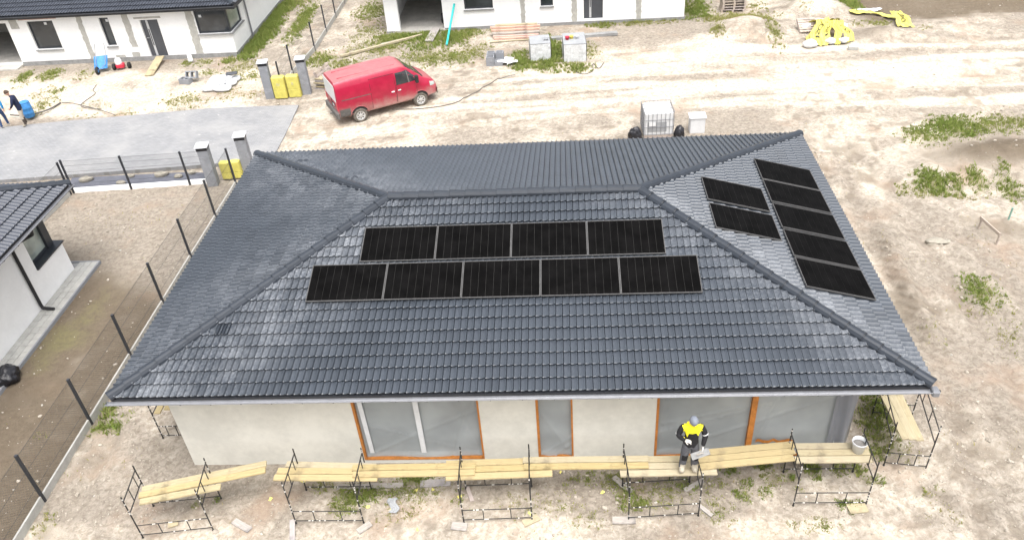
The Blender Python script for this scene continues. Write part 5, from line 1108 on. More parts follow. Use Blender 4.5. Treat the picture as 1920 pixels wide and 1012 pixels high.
t_ = MB(); t_.box((-.2, -.15, .12), (.2, .15, .32), c=.04); t_.build('body', M['red_plastic'], ct, **KW)
t_ = MB(); t_.lathe([(.0, .3), (.12, .27), (.17, .15), (.17, .0)], (-.05, .02, .3), 16); t_.build('tank', M['white_plastic'], ct, smooth=True, **KW)
for x in (-.33, .42):
    t_ = MB(); Mx = Tm((x, 0, .17)) @ Matrix.Rotation(math.pi/2, 4, 'Y'); t_.lathe([(0, -.05), (.15, -.06), (.17, 0), (.15, .06), (0, .05)], n=18, M=Mx); t_.build('wheel', M['rubber'], ct, smooth=True, **KW)
for i, (x, y, z, rx) in enumerate(((-8.3, 23.85, .0, 0), (-7.98, 24.25, .12, 62))):
    o = thing('hollow_block', ['grey hollow block lying flat on the sand before the dark door', 'grey hollow block tipped up on its side before the dark door'][i], 'block', (x, y, z)); o.rotation_euler = (R(rx), 0, R(-12+i*10))
    b = MB(); w_, d_, h_, t = .55, .34, .26, .05
    for a, c in (((-w_/2, 0, 0), (w_/2, t, h_)), ((-w_/2, d_-t, 0), (w_/2, d_, h_)), ((-w_/2, t, 0), (-w_/2+t, d_-t, h_)), ((w_/2-t, t, 0), (w_/2, d_-t, h_))): b.box(a, c)
    b.build('shell', M['block_grey'], o, **KW); b = MB(); b.box((-.025, t+.002, .01), (.025, d_-t-.002, h_-.01)); b.build('web', M['block_grey'], o, **KW)
sk = thing('sack_pile', 'heap of white sacks under film with a dark slab on top, by the paved road', 'sacks', (-6.35, 23.5, 0))
for i, (x, y, z, a) in enumerate(((-6.75, 23.1, .0, .1), (-6.1, 23.0, 0, -.1), (-6.7, 23.65, 0, .2), (-6.05, 23.6, 0, 0), (-6.7, 24.1, .02, -.2), (-6.0, 24.05, .0, .1), (-6.45, 23.35, .14, .3), (-6.3, 23.85, .14, -.1))):
    s_ = MB(); bm = bmesh.new(); bmesh.ops.create_icosphere(bm, subdivisions=3, radius=1)
    vs = []
    for v in bm.verts:
        p = Vector((math.copysign(abs(v.co.x)**.55, v.co.x)*.4, math.copysign(abs(v.co.y)**.55, v.co.y)*.27, math.copysign(abs(v.co.z)**.7, v.co.z)*.1))
        p = Matrix.Rotation(a, 3, 'Z') @ p; k = 1+.15*(float(vn(v.co.x*3+i*7+9, v.co.y*3+v.co.z+5))-.5); vs.append((x+p.x*k, y+p.y*k, z+.1+p.z*k))
    s_.add(vs, [[v.index for v in f.verts] for f in bm.faces]); bm.free(); s_.build('sack', M['white_film'], sk, smooth=True)
m = MB(); m.box((-.26, -.14, 0), (.26, .14, .07), Tm((-5.95, 24.05, .34), R(14)), c=.01); m.top('slab', M['door_grey'], 'dark slab lying on the white sack heap', 'slab')
m = MB(); m.lathe([(0, 0), (.13, 0), (.13, .14), (.115, .145), (.1, .55), (0, .56)], (-9.05, 26.75, 0), 16); m.top('drain_pipe', [M['white_plastic']], 'white pipe stub with dark collar at the plinth by the dark door', 'pipe', smooth=True)
bt = thing('barrel', 'blue plastic barrel standing behind the person in the navy jacket', 'barrel', (-14.5, 20.95, 0), 0); bt.scale = (.8, .8, .8)
b = MB(); b.lathe([(0, 0), (.27, 0), (.29, .05), (.3, .25), (.31, .27), (.3, .29), (.3, .55), (.31, .57), (.3, .59), (.29, .8), (.26, .86), (0, .87)], n=24); b.build('body', M['blue'], bt, smooth=True, **KW)
b = MB(); b.lathe([(.2, .86), (.275, .86), (.28, .9), (.2, .9), (0, .89)], n=24); b.build('lid', M['blue'], bt, **KW)
def cable(pts, r, label, name='cable', mat='cable'):
    P = [Vector((x, y, 0)) for x, y in pts]; out = []
    for i in range(len(P)-1):
        p0 = P[max(0, i-1)]; p1 = P[i]; p2 = P[i+1]; p3 = P[min(len(P)-1, i+2)]
        for k in range(8):
            t = k/8; q = .5*((2*p1)+(-p0+p2)*t+(2*p0-5*p1+4*p2-p3)*t*t+(-p0+3*p1-3*p2+p3)*t**3); out.append((q.x, q.y, max(zp(q.x, q.y), .0)+r+.012))
    m = MB(); m.path(out, r, 6); return m.top(name, M[mat], label, 'cable')
cable([(-15.5, 21.1), (-14.7, 21.0), (-13.95, 21.45), (-13.65, 22.3)], .035, 'thick dark hose curving over the sand behind the two people', 'hose')
cable([(-13.65, 22.3), (-13.2, 22.2), (-11.6, 21.45), (-10.2, 20.6)], .014, 'thin cable running from the hose to the paved road')
cable([(-12.85, 24.2), (-12.75, 23.6), (-12.4, 23.1), (-12.55, 22.2), (-12.35, 21.7), (-11.2, 21.35)], .014, 'thin winding cable on the sand below the wheelbarrow')
cable([(2.4, 20.1), (3.7, 20.05), (5.05, 20.45), (6.1, 21.7), (7.0, 22.9), (7.7, 23.3)], .016, 'black cable lying on the sand from under the van')
cable([(10.3, 24.1), (10.45, 23.3), (10.8, 23.0), (11.2, 23.3), (11.25, 24.1), (11.5, 23.6), (11.8, 24.3)], .016, 'loose loops of cable in front of the wrapped pallets')
# right hand lot
tr = thing('batter_board', 'low wooden profile frame of two stakes and a rail on the right lot', 'profile board', (22.8, 9.35, 0))
for x, y in ((22.72, 9.78), (22.88, 8.9)): b = MB(); b.box((x-.025, y-.025, -.1), (x+.025, y+.025, .42), c=.006); b.build('stake', M['pallet'], tr)
b = MB(); b.box((-.02, -.5, 0), (.02, .5, .1), Tm((22.77, 9.34, .33), R(10)), c=.004); b.build('rail', M['pallet'], tr)
m = MB(); m.tube((23.85, 10.28, -.05), (23.85, 10.28, .4), .03, 8); m.top('stake', M['pale_green'], 'short pale green stake in the right lot', 'stake')
m = MB(); rock(m, (21.2, 9.1, .03), (.38, .16, .14), 77, 3); m.top('stone', M['stone'], 'flat pale stone in the right lot near the profile frame', 'stone')
m = MB(); m.box((-.22, -.13, 0), (.22, .13, .16), Tm((23.2, 24.6, 0), R(-12)), c=.02); m.top('block', M['concrete'], 'pale block on the sand beside the yellow foil heap', 'block')

# ------------------------------------------------------------------ scaffold in front of the house
def scaffold(x, y, rz, wx, dp, label, h=1.41, hb=None, lean=(0, 0)):
    o = thing('scaffold_tower', label, 'scaffold', (x, y, zp(x, y)), rz, 'scaffold towers round the house'); r = .015; hb = hb or h
    rs = random.Random(int(x*10))
    for (a, b, hh) in ((0, 0, h), (wx, 0, h), (0, dp, hb), (wx, dp, hb)):
        p = MB(); z = -.03
        p.tube((a, b, z), (a, b, hh), r, 8); p.tube((a, b, .0), (a, b, .02), r*1.7, 8)
        po = p.build('post', M['scaffold'], o, **KW)
        for k in range(6):
            zz = rs.uniform(.1, hh-.05); q = MB(); q.tube((a, b, zz), (a, b, zz+rs.uniform(.015, .05)), r*1.12, 8); q.build('mortar_splash', M['white_splash'], po, **KW)
    for b in (0, dp):       # low frame parallel to the wall
        p = MB()
        for z in (.1, .43): p.tube((0, b, z), (wx, b, z), .0105, 6)
        for a in (.3, .7): p.tube((wx*a, b, .1), (wx*a, b, .43), .0105, 6)
        po = p.build('rail_frame', M['scaffold'], o, **KW)
        for k in range(10):
            xx = rs.uniform(.05, wx-.08); q = MB(); zz = rs.choice((.1, .43)); q.tube((xx, b, zz), (xx+rs.uniform(.015, .05), b, zz), .0135, 6); q.build('mortar_splash', M['white_splash'], po, **KW)
    for a in (0, wx):       # high frame across, carries the planks
        p = MB()
        for z in (.86, 1.26): p.tube((a, 0, z), (a, dp, z), .014, 6)
        for b in (.4, .8): p.tube((a, dp*b, .86), (a, dp*b, 1.26), .0105, 6)
        p.build('cross_frame', M['scaffold'], o, **KW)
    return o
scaffold(.28, -1.39, R(7), 1.55, .85, 'scaffold tower at the far left with planks pointing to the wall')
scaffold(3.65, -1.02, 0, 1.53, .92, 'scaffold tower left of the wide window')
scaffold(7.41, -1.02, R(2), 1.5, .92, 'scaffold tower between the wide window and the narrow window')
scaffold(11.0, -.98, R(4), 1.51, .92, 'scaffold tower below the standing worker')
scaffold(14.58, -.62, 0, 1.53, .92, 'scaffold tower carrying the bucket')
scaffold(16.86, .5, R(-8), .88, 1.55, 'scaffold tower round the right front corner of the house')
scaffold(-.45, 1.55, R(2), .62, 1.5, 'scaffold tower beside the left side wall')

PL = [('far left tower', [(.31,-.79,2.93,-.09,.89,'plank_pale'), (.31,-.95,2.96,-.27,.89,'plank'), (.40,-1.12,2.08,-.72,.885,'plank_pale')]),
      ('tower left of the wide window', [(3.39,-.11,5.45,-.2,.885,'plank_pale'), (3.24,-.3,5.08,-.33,.885,'plank'), (3.21,-.48,5.55,-.52,.885,'plank')]),
      ('gap below the wide window', [(4.94,-.27,7.70,-.24,.925,'plank'), (4.99,-.45,7.69,-.42,.925,'plank')]),
      ('tower between the two left windows', [(7.02,-.14,9.43,-.07,.885,'plank'), (7.07,-.33,9.43,-.25,.885,'plank'), (7.06,-.52,9.38,-.43,.885,'plank')]),
      ('gap below the narrow window', [(8.73,-.1,11.48,-.09,.93,'plank_pale'), (8.76,-.28,11.46,-.27,.93,'plank')]),
      ('tower where the worker stands', [(10.87,-.08,12.79,-.07,.885,'plank_pale'), (10.85,-.27,12.77,-.25,.885,'plank_pale'), (10.84,-.46,12.9,-.42,.885,'plank_pale')]),
      ('gap right of the worker', [(12.56,.04,14.68,.27,.93,'plank'), (12.5,-.15,14.64,.09,.93,'plank'), (12.43,-.34,14.58,-.1,.93,'plank')]),
      ('tower with the bucket', [(14.7,.25,16.26,.25,.885,'plank_pale'), (14.69,.06,16.22,.06,.885,'plank_pale'), (14.61,-.13,16.2,-.13,.885,'plank_pale')]),
      ('tower at the right corner', [(17.05,2.35,17.1,.42,.885,'plank_pale'), (17.23,2.3,17.26,.4,.885,'plank_pale'), (17.41,2.32,17.4,.38,.885,'plank_pale')]),
      ('tower at the left side wall', [(-.3, 3.0, -.28, 1.5, .885, 'plank'), (-.1, 3.0, -.08, 1.62, .885, 'plank')])]
for where, ls in PL:
    side = 'side' in where or 'right corner' in where
    nm = (['left', 'middle', 'right'] if len(ls) == 3 else ['left', 'right']) if side else (['rear', 'middle', 'front'] if len(ls) == 3 else ['rear', 'front'])
    for n_, (x0, y0, x1, y1, z, mt) in zip(nm, ls):
        board(x0, y0, x1, y1, random.uniform(.158, .172), z + random.uniform(0, .008), .036, mt, '%s scaffold plank at the %s' % (n_, where), 'scaffold planks', 'scaffold_plank', cat='plank')
bk = thing('bucket', 'white plastic bucket of mortar on the planks at the right end', 'bucket', (15.98, .1, .925))
b = MB(); b.lathe([(0, .0), (.115, 0), (.15, .27), (.16, .275), (.16, .3), (.148, .3), (.138, .2)], n=28); b.build('pail', M['white_plastic'], bk, smooth=True, **KW)
b = MB(); b.lathe([(.137, .2), (.08, .215), (0, .2)], n=20); b.build('mortar', M['cement'], bk, **KW)
b = MB(); pts = [(.16*math.cos(a), -.03-.13*math.sin(a)*.6, .27-.06*math.sin(a)) for a in np.linspace(0, math.pi, 12)]; b.path(pts, .004, 5); b.build('handle', M['steel'], bk, **KW)

# ------------------------------------------------------------------ people
def skin_body(J, E, extra, name, parent_loc, rz, mats, rule):
    """grows one closed body over the joints J (position, radius) joined by the edges E"""
    me = bpy.data.meshes.new('sk'); me.from_pydata([p for p, r in J], [], E)
    ob = bpy.data.objects.new('sk', me); COL.objects.link(ob)
    md = ob.modifiers.new('s', 'SKIN'); md.use_smooth_shade = True; md.branch_smoothing = .6
    for v, (p, r) in zip(me.skin_vertices[0].data, J):
        v.radius = (r, r) if not isinstance(r, tuple) else r
    me.skin_vertices[0].data[0].use_root = True
    ob.modifiers.new('u', 'SUBSURF').levels = 1
    dg = bpy.context.evaluated_depsgraph_get(); dg.update()
    bm = bmesh.new(); bm.from_mesh(ob.evaluated_get(dg).to_mesh()); bpy.data.objects.remove(ob)
    for (vs, fs) in extra:
        vv = [bm.verts.new(p) for p in vs]
        for f in fs:
            try: bm.faces.new([vv[i] for i in f])
            except ValueError: pass
    bmesh.ops.recalc_face_normals(bm, faces=bm.faces)
    for f in bm.faces: f.material_index = rule(f.calc_center_median()); f.smooth = True
    me2 = bpy.data.meshes.new(name); bm.to_mesh(me2); bm.free()
    for m in mats: me2.materials.append(M[m])
    return me2
def head_shape(c, pitch, yaw=0):
    m = MB(); Mx = Tm(c) @ Matrix.Rotation(yaw, 4, 'Z') @ Matrix.Rotation(pitch, 4, 'X')
    bm = bmesh.new(); bmesh.ops.create_icosphere(bm, subdivisions=3, radius=1); vs = []
    for v in bm.verts:
        x, y, z = v.co; px, py, pz = x*.075, y*.095, z*.115
        if z < 0: px *= 1+.25*z; py *= 1+.1*z
        if y < -.7: py *= .94; 
        d = math.exp(-((x/.18)**2+((z+.15)/.28)**2)); 
        if y < 0: py -= .022*d                                   # nose
        e_ = math.exp(-(((abs(x)-.42)/.2)**2+((z-.08)/.14)**2)); 
        if y < 0: py += .012*e_                                   # eye sockets
        if abs(x) > .9 and abs(z) < .3: px *= 1.14               # ears
        vs.append(Mx @ Vector((px, py, pz)))
    m.add(vs, [[v.index for v in f.verts] for f in bm.faces]); bm.free(); return m.v, m.f, Mx
def hand_shape(wrist, d, palm_n, curl=.6, s=1.0):
    """palm, four fingers and a thumb from the wrist in direction d"""
    d = Vector(d).normalized(); n = Vector(palm_n); n = (n-d*n.dot(d)).normalized(); w_ = d.cross(n); wr = Vector(wrist); m = MB()
    def ringed(pts):
        for (p, r), (q, r2) in zip(pts[:-1], pts[1:]): m.tube(p, q, r, 6, r2)
    F = Matrix((( *w_, 0), (*d, 0), (*n, 0), (0, 0, 0, 1))).transposed(); F.translation = wr
    m.box((-.04*s, 0, -.014*s), (.04*s, .09*s, .014*s), F, c=.008)
    for i, (o, l) in enumerate(((-.03, .066), (-.01, .076), (.01, .07), (.03, .055))):
        a = wr + w_*(o*s) + d*(.085*s); b_ = a + (d*math.cos(curl*.5)+n*math.sin(curl*.5))*(l*.5*s); c_ = b_ + (d*math.cos(curl*1.5)+n*math.sin(curl*1.5))*(l*.5*s)
        ringed([(a, .0095*s), (b_, .009*s), (c_, .007*s)])
    a = wr + w_*(-.035*s) + d*(.025*s); b_ = a + (w_*-.6+d*.6+n*.4).normalized()*(.04*s); ringed([(a, .012*s), (b_, .01*s), (b_+(d*.8+n*.5).normalized()*(.028*s), .008*s)])
    return m.v, m.f
def make_person(label, loc, rz, J, E, head_c, pitch, yaw, hands, mats, rule, hat=None, hairm='hair', tool=None):
    o = thing('person', label, 'person', loc, rz)
    hv, hf, Mx = head_shape(head_c, pitch, yaw); ex = [(hv, hf)] + [hand_shape(*h) for h in hands]
    me = skin_body(J, E, ex, 'body', loc, rz, mats, rule); link('body', me, o)
    c = MB(); prof = []
    for a in np.linspace(-.25 if hat else -.12, math.pi/2, 9): prof.append((math.cos(a)*1.06, math.sin(a)*1.1))
    k = MB(); k.lathe(prof, n=20); k.v = [tuple(Mx @ Vector((x*.082, y*.1+.012, z*.115+.028))) for x, y, z in k.v]; 
    k.build('cap' if hat else 'hair', M[hat or hairm], o, smooth=True, **KW)
    for s in (-1, 1):
        e_ = MB(); e_.lathe([(0, .006), (.011, 0), (0, -.006)], n=8); e_.v = [tuple(Mx @ Vector((s*.031+x, -.087+z, .012+y))) for x, y, z in e_.v]; e_.build('eye', M['ink'], o, **KW)
    return o
EB = [(0,1),(1,2),(2,3),(3,4),(0,5),(5,6),(6,7),(7,8),(0,9),(9,10),(10,11),(11,12),(2,13),(13,14),(14,15),(2,16),(16,17),(17,18)]
JW = [((0,.0,.86),(.15,.12)),((0,.01,1.04),(.16,.125)),((0,.02,1.24),(.17,.125)),((0,-.01,1.38),(.1,.09)),((0,-.035,1.44),.062),
      ((.09,0,.78),.12),((.105,-.03,.45),.095),((.115,.0,.12),.082),((.13,-.16,.055),.06),
      ((-.09,0,.78),.12),((-.115,-.02,.45),.095),((-.14,.0,.12),.082),((-.17,-.16,.055),.06),
      ((.19,.02,1.33),.085),((.28,-.02,1.08),.066),((.22,-.14,.87),.045),
      ((-.19,.02,1.33),.085),((-.29,-.04,1.1),.066),((-.17,-.22,1.15),.045)]
def rule_w(c):
    if c.z > 1.43 or (c.z > 1.385 and c.y < -.1 and abs(c.x) < .09): return 5
    if c.z < .12: return 3
    if c.z < .2 and c.y < -.05: return 3
    if c.x > .17 and c.z < .87 and c.y < -.1: return 4
    if c.x < -.05 and c.y < -.235 and 1.05 < c.z < 1.26: return 4
    if c.z > 1.17 and abs(c.x) < .19 and c.y < .1: return 1
    if c.z > .8: return 0
    if .36 < c.z < .52 and c.y < -.06: return 6
    return 2
worker = make_person('worker in a black and yellow jacket and grey cap standing on the planks', (12.3, -.36, .935), R(0), JW, EB, (0, -.075, 1.545), R(38), R(6),
    [((.22, -.145, .86), (-.1, -.35, -1), (-1, 0, 0), .9), ((-.165, -.23, 1.155), (.75, -.35, .1), (0, 0, -1), .9)],
    ['black_cloth', 'hivis', 'grey_cloth', 'boot', 'glove', 'skin', 'black_cloth'], rule_w, hat='cap_cloth')
for s_ in (-1, 1):
    b = MB(); b.tube((s_*.262, -.012, 1.135), (s_*.272, -.016, 1.11), .069, 12, cap=False); b.build('reflective_band', M['white_plastic'], worker, **KW)
tw = thing('plaster_float', 'grey plastering float held in the lowered hand of the worker', 'tool', (12.47, -.58, 1.66))
b = MB(); b.box((-.2, -.07, 0), (.2, .07, .018), Matrix.Rotation(R(-28), 4, 'Y') @ Matrix.Rotation(R(35), 4, 'X'), c=.003); b.build('blade', M['plinth'], tw, **KW)
b = MB(); b.path([(-.07, 0, .02), (-.06, 0, .075), (.06, 0, .075), (.07, 0, .02)], .014, 6); b.v = [tuple(Matrix.Rotation(R(-28), 3, 'Y') @ (Matrix.Rotation(R(35), 3, 'X') @ Vector(v))) for v in b.v]; b.build('handle', M['plank_grey'], tw, **KW)
JA = [((0,.0,.9),(.15,.12)),((0,.0,1.08),(.16,.125)),((0,.0,1.3),(.18,.125)),((0,-.01,1.44),(.1,.09)),((0,-.02,1.51),.06),
      ((.1,0,.82),.1),((.11,-.06,.47),.072),((.11,.04,.09),.05),((.12,-.1,.04),.045),
      ((-.1,0,.82),.1),((-.12,-.14,.48),.072),((-.12,-.2,.09),.05),((-.13,-.34,.05),.045),
      ((.2,.0,1.4),.075),((.29,.04,1.13),.055),((.33,-.04,.9),.04),
      ((-.2,.0,1.4),.075),((-.27,.07,1.13),.055),((-.27,.06,.88),.04)]
def rule_a(c):
    if c.z > 1.5: return 4
    if c.z < .1: return 3
    if abs(c.x) > .2 and c.z < .9: return 4
    if c.z > .92: return 0
    return 1
make_person('person in a bright blue jacket and jeans at the left edge', (-15.0, 19.8, .03), R(200), JA, EB, (0, -.04, 1.61), R(8), 0,
    [((.33, -.04, .9), (0, -.1, -1), (-1, 0, 0), .6), ((-.27, .06, .88), (0, .05, -1), (1, 0, 0), .6)], ['blue_jacket', 'jeans', 'grey_cloth', 'white_shoe', 'skin'], rule_a)
JB = [((0,.05,.9),(.15,.12)),((0,.02,1.08),(.17,.13)),((0,-.03,1.28),(.19,.13)),((0,-.09,1.42),(.1,.09)),((0,-.12,1.48),.06),
      ((.1,.05,.82),.1),((.11,-.0,.47),.07),((.11,.05,.09),.05),((.12,-.1,.04),.05),
      ((-.1,.05,.82),.1),((-.12,-.02,.48),.07),((-.13,.03,.09),.05),((-.15,-.12,.04),.05),
      ((.2,-.03,1.36),.08),((.28,-.1,1.1),.06),((.2,-.24,.95),.04),
      ((-.2,-.03,1.36),.08),((-.28,-.1,1.1),.06),((-.18,-.24,.93),.04)]
def rule_b(c):
    if c.z > 1.47: return 4
    if c.z < .1: return 3
    if c.y < -.22 and .85 < c.z < 1.0: return 4
    if c.z > .78: return 0
    if c.z < .38: return 2
    return 1
make_person('person in a navy jacket and light shorts beside the blue barrel', (-14.12, 19.95, .03), R(-70), JB, EB, (0, -.17, 1.57), R(18), 0,
    [((.2, -.25, .95), (-.3, -.6, -.6), (-1, 0, 0), .8), ((-.18, -.25, .93), (.3, -.6, -.6), (1, 0, 0), .8)], ['navy', 'beige_cloth', 'boot_dark', 'boot', 'skin'], rule_b)

# ------------------------------------------------------------------ litter and offcuts on the ground
OFF = [(4.35,-.02,5.9,.02,.14,'plank_grey','grey offcut under the tower left of the wide window'), (3.55,-.95,3.7,-1.5,.12,'plank_grey','short board under the front foot left of the wide window'),
       (5.1,-1.28,5.35,-1.05,.16,'plank_grey','offcut under the right front foot of the tower left of the wide window'), (7.15,-1.12,7.5,-1.16,.2,'plank_grey','board under the left foot of the tower between the windows'),
       (8.72,-1.08,9.05,-.9,.18,'plank_pale','board under the right foot of the tower between the windows'), (10.65,-1.0,11.15,-1.0,.18,'plank_grey','wide board under the left foot of the tower below the worker'),
       (10.75,.2,11.15,-.25,.14,'plank_grey','slanting board lying below the planks left of the worker'), (12.3,-.2,12.75,.08,.12,'plank_grey','board lying below the planks right of the worker'),
       (12.55,-.62,12.8,-.9,.1,'plank_grey','short board by the right foot of the tower below the worker'), (15.7,-.75,16.1,-.7,.25,'plank_pale','board under the right foot of the tower with the bucket'),
       (7.4,-.05,7.55,-.45,.09,'pallet','brown lath leaning at the tower between the windows'), (2.2,-.95,2.65,-1.2,.16,'plank_grey','grey board lying right of the far left tower'),
       (.95,.35,1.25,.2,.14,'plank_pale','pale offcut lying before the left wall corner'), (6.3,.05,7.0,.1,.2,'plank_grey','grey board on the ground below the wide window'), (.75,-1.1,.95,-1.02,.14,'plank_pale','pale chip of board inside the far left tower')]
for (x0, y0, x1, y1, wd, mt, lb) in OFF:
    board(x0, y0, x1, y1, wd, zp((x0+x1)/2, (y0+y1)/2)+.02, .025, mt, lb, 'offcuts under the scaffold', 'offcut', cat='offcut')
for i, (x, y) in enumerate(((2.88,-.37),(3.5,.17),(5.2,-.61),(6.23,-.13),(6.62,-.12),(7.25,-.32),(9.54,.37),(10.48,-.23),(8.85,-.8),(6.4,-1.2),(5.75,-.7))):
    m = MB(); s = random.uniform(.03, .06); a = random.uniform(0, 3)
    m.grid(lambda u, v: (x+(u-.5)*2*s*math.cos(a)-(v-.5)*1.4*s*math.sin(a), y+(u-.5)*2*s*math.sin(a)+(v-.5)*1.4*s*math.cos(a), zp(x, y)+.02+.015*math.sin(u*5+i)*math.cos(v*4)), 5, 4)
    m.top('paper_scrap', M['yellow_paper'], 'yellow scrap of tape lying on the ground under the scaffold', 'scrap', 'yellow scraps under the scaffold')
m = MB(); m.grid(lambda u, v: (5.68+.2*u+.06*math.sin(v*6), -.8+.4*v, zp(5.8, -.5)+.03+.05*float(fbm(u*5, v*5, 3, 3))), 12, 14); m.top('film_scrap', M['grey_sheet'], 'crumpled grey film on the ground left of centre below the wide window', 'film')

# clods and pebbles: nobody could count them
def scatter_clods(n, name, mat, box, smin, smax, keep, label):
    V = []; F = []; ico = bmesh.new(); bmesh.ops.create_icosphere(ico, subdivisions=1, radius=1); iv = np.array([v.co[:] for v in ico.verts]); fi = np.array([[v.index for v in f.verts] for f in ico.faces]); ico.free()
    x = rng.uniform(box[0], box[1], n); y = rng.uniform(box[2], box[3], n); k = keep(x, y) > rng.random(n); x, y = x[k], y[k]; n = len(x); z = zg(x, y)
    s = smin*(smax/smin)**(rng.random(n)**2.2)
    P = iv[None]*(s[:, None, None]*rng.uniform(.6, 1.25, (n, 12, 1)))*np.array([1, 1, .65]); an = rng.uniform(0, 6.3, n)
    c, q = np.cos(an)[:, None], np.sin(an)[:, None]; X = P[:, :, 0]*c-P[:, :, 1]*q*.7; Y = P[:, :, 0]*q+P[:, :, 1]*c*.7
    P = np.stack([X+x[:, None], Y+y[:, None], P[:, :, 2]+z[:, None]+.2*s[:, None]], -1).reshape(-1, 3)
    FF = (fi[None]+(np.arange(n)*12)[:, None, None]).reshape(-1, 3)
    me = bpy.data.meshes.new(name); me.from_pydata(P.tolist(), [], FF.tolist()); me.materials.append(mat)
    return tag(link(name, me), label, 'gravel', None, 'stuff')
def open_ground(x, y):
    inside = ((x > .3) & (x < 16.5) & (y > .5) & (y < 10.5)) | ((x < -2) & (y > 14.2) & (y < 21)) | (y > 27.2)*(x < -6.7) | ((y > 29.3) & (x > .3) & (x < 16.5)) | ((x < -5.6) & (y < 9.4))
    dens = .25+.75*sst(.45, .62, fbm(x*.5, y*.5, 61, 3))
    return np.where(inside, 0, dens*np.where((y > 16) & (y < 25), .35, 1))
M['clod'] = pm('clods', (.33, .29, .235), .95, .3, 8, .3, 40, col2=(.5, .45, .38)); M['pebble'] = pm('pebbles', (.38, .35, .3), .9, .2, 8, .3, 40, col2=(.6, .57, .52))
scatter_clods(8000, 'soil_clods', M['clod'], (-10, 34, -2, 32), .012, .08, open_ground, 'crumbs and clods of soil scattered over the site')
scatter_clods(1800, 'pebbles', M['pebble'], (-10, 30, -2, 30), .012, .05, open_ground, 'pale pebbles and chips scattered over the site')
scatter_clods(5000, 'soil_clods', M['clod'], (-2.4, 20, -1.8, 2.5), .01, .05, lambda x, y: np.where((x > .4) & (x < 16.3) & (y > .5), 0, 1), 'crumbs of soil in front of the house')

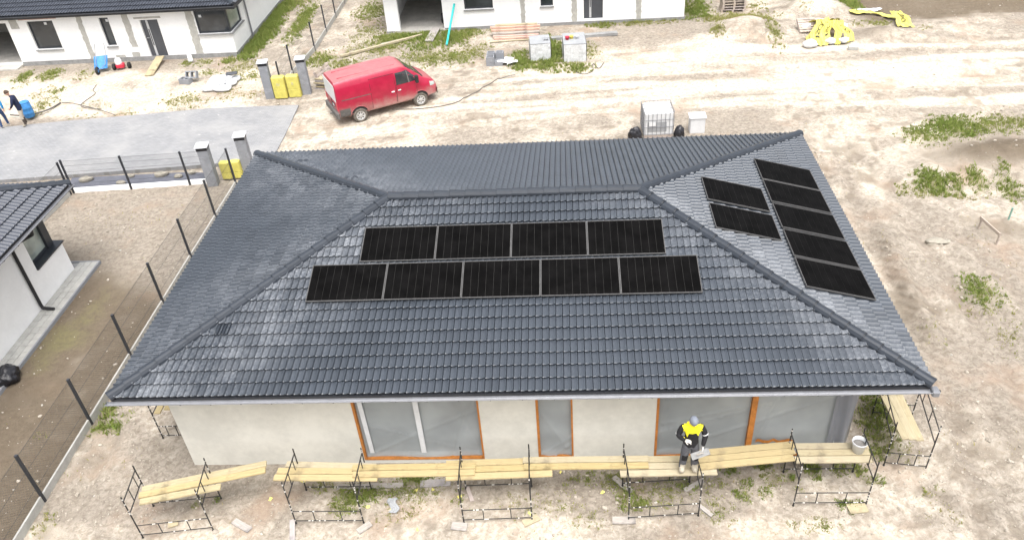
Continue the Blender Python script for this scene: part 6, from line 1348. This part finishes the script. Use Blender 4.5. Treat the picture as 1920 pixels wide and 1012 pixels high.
# ------------------------------------------------------------------ grass
def x_front(x): return -1 < x < 18
def build_grass():
    PX = []; PY = []; HH = []; LU = []
    for (cx, cy, rx, ry, d, hh, l) in GRASS:
        rx = min(rx, 3.5); ry = min(ry, 3.5)
        if cy < 1.2 and x_front(cx): d = min(1.6, d*1.9)
        n = int(min(9000, 3.14*rx*ry*d*3800)); a = rng.uniform(0, 6.283, n); r = np.sqrt(rng.random(n))*1.4
        x = cx+rx*r*np.cos(a); y = cy+ry*r*np.sin(a)
        cl = fbm(x*2.2, y*2.2, 71, 3); edge = 1-np.clip(r-.25, 0, 1)*.85
        k = (cl*1.5-.35+.25*d)*edge > rng.random(n)*.75
        # clump the blades round tuft centres
        if n:
            tc = rng.integers(0, n, max(1, n//14)); pick = tc[rng.integers(0, len(tc), n)]; cl_ = rng.random(n) < .7
            x = np.where(cl_, x[pick]+rng.normal(0, .03, n), x); y = np.where(cl_, y[pick]+rng.normal(0, .03, n), y); k = np.where(cl_, k[pick], k)
        PX.append(x[k]); PY.append(y[k]); HH.append(np.full(k.sum(), hh)*rng.uniform(.3, 1.0, k.sum())*(.45+.55*edge[k])); LU.append(np.clip(l*(.55+.6*cl[k])+rng.normal(0, .12, k.sum()), 0, 1))
    # thin stray blades of dry grass over the open soil
    n = 16000; x = rng.uniform(-8, 30, n); y = rng.uniform(-1.6, 27, n); k = (open_ground(x, y)*sst(.48, .66, fbm(x*.8, y*.8, 81, 3)) > rng.random(n))
    PX.append(x[k]); PY.append(y[k]); HH.append(rng.uniform(.03, .09, k.sum())); LU.append(rng.uniform(0, .35, k.sum()))
    x = np.concatenate(PX); y = np.concatenate(PY); h = np.concatenate(HH); lu = np.concatenate(LU)
    bad = ((x > .66) & (x < 16.05) & (y > .68) & (y < 10.3)) | ((x > -30) & (x < -6.76) & (y > 27.3)) | ((x > .6) & (x < 16.2) & (y > 29.6)) | ((x < -1.9) & (y > 15) & (y < 20.6))
    x, y, h, lu = x[~bad], y[~bad], h[~bad], lu[~bad]; n = len(x); z = zg(x, y)-.005
    an = rng.uniform(0, 6.283, n); w_ = rng.uniform(.006, .013, n)*(1+h*2.5); ln = rng.uniform(.15, .9, n)*h; la = rng.uniform(0, 6.283, n)
    c, s = np.cos(an)*w_, np.sin(an)*w_; tx, ty = np.cos(la)*ln, np.sin(la)*ln
    V = np.empty((n, 5, 3))
    V[:, 0] = np.stack([x-c, y-s, z], -1); V[:, 1] = np.stack([x+c, y+s, z], -1)
    V[:, 2] = np.stack([x+c*.75+tx*.35, y+s*.75+ty*.35, z+h*.62], -1); V[:, 3] = np.stack([x-c*.75+tx*.35, y-s*.75+ty*.35, z+h*.62], -1)
    V[:, 4] = np.stack([x+tx, y+ty, z+h*.95], -1)
    b = (np.arange(n)*5)[:, None]
    L4 = (b+np.array([0, 1, 2, 3])).astype(np.int32); L3 = (b+np.array([3, 2, 4])).astype(np.int32)
    me = bpy.data.meshes.new('grass'); me.vertices.add(n*5); me.vertices.foreach_set('co', V.ravel())
    loops = np.concatenate([L4.ravel(), L3.ravel()]); me.loops.add(len(loops)); me.loops.foreach_set('vertex_index', loops)
    st = np.concatenate([np.arange(n)*4, n*4+np.arange(n)*3]).astype(np.int32); tot = np.concatenate([np.full(n, 4), np.full(n, 3)]).astype(np.int32)
    me.polygons.add(2*n); me.polygons.foreach_set('loop_start', st); me.polygons.foreach_set('loop_total', tot); me.update(); me.validate()
    at = me.attributes.new('lush', 'FLOAT', 'POINT'); at.data.foreach_set('value', np.repeat(lu, 5).astype(np.float32))
    m = bpy.data.materials.new('grass'); t, bs = nodes(m)
    f = N(t, 'ShaderNodeAttribute', attribute_name='lush').outputs['Fac']
    o = mixc(t, ramp(t, f, .1, .55), (.42, .35, .2), (.27, .29, .09)); o = mixc(t, ramp(t, f, .5, .95), o, (.17, .25, .05))
    rp = N(t, 'ShaderNodeNewGeometry').outputs['Random Per Island']; o = mixc(t, mth(t, 'MULTIPLY', rp, .4), o, (.3, .28, .09))
    t.links.new(o, bs.inputs['Base Color']); bs.inputs['Roughness'].default_value = .7; bs.inputs['Specular IOR Level'].default_value = .25
    tr_ = N(t, 'ShaderNodeBsdfTranslucent'); t.links.new(o, tr_.inputs[0]); mx = N(t, 'ShaderNodeMixShader'); mx.inputs[0].default_value = .3
    out = t.nodes['Material Output']; t.links.new(bs.outputs[0], mx.inputs[1]); t.links.new(tr_.outputs[0], mx.inputs[2]); t.links.new(mx.outputs[0], out.inputs['Surface'])
    me.materials.append(m)
    return tag(link('grass', me), 'tufts and patches of rough grass over the building site', 'grass', None, 'stuff'), n
gob, gn = build_grass()
print('grass blades', gn)
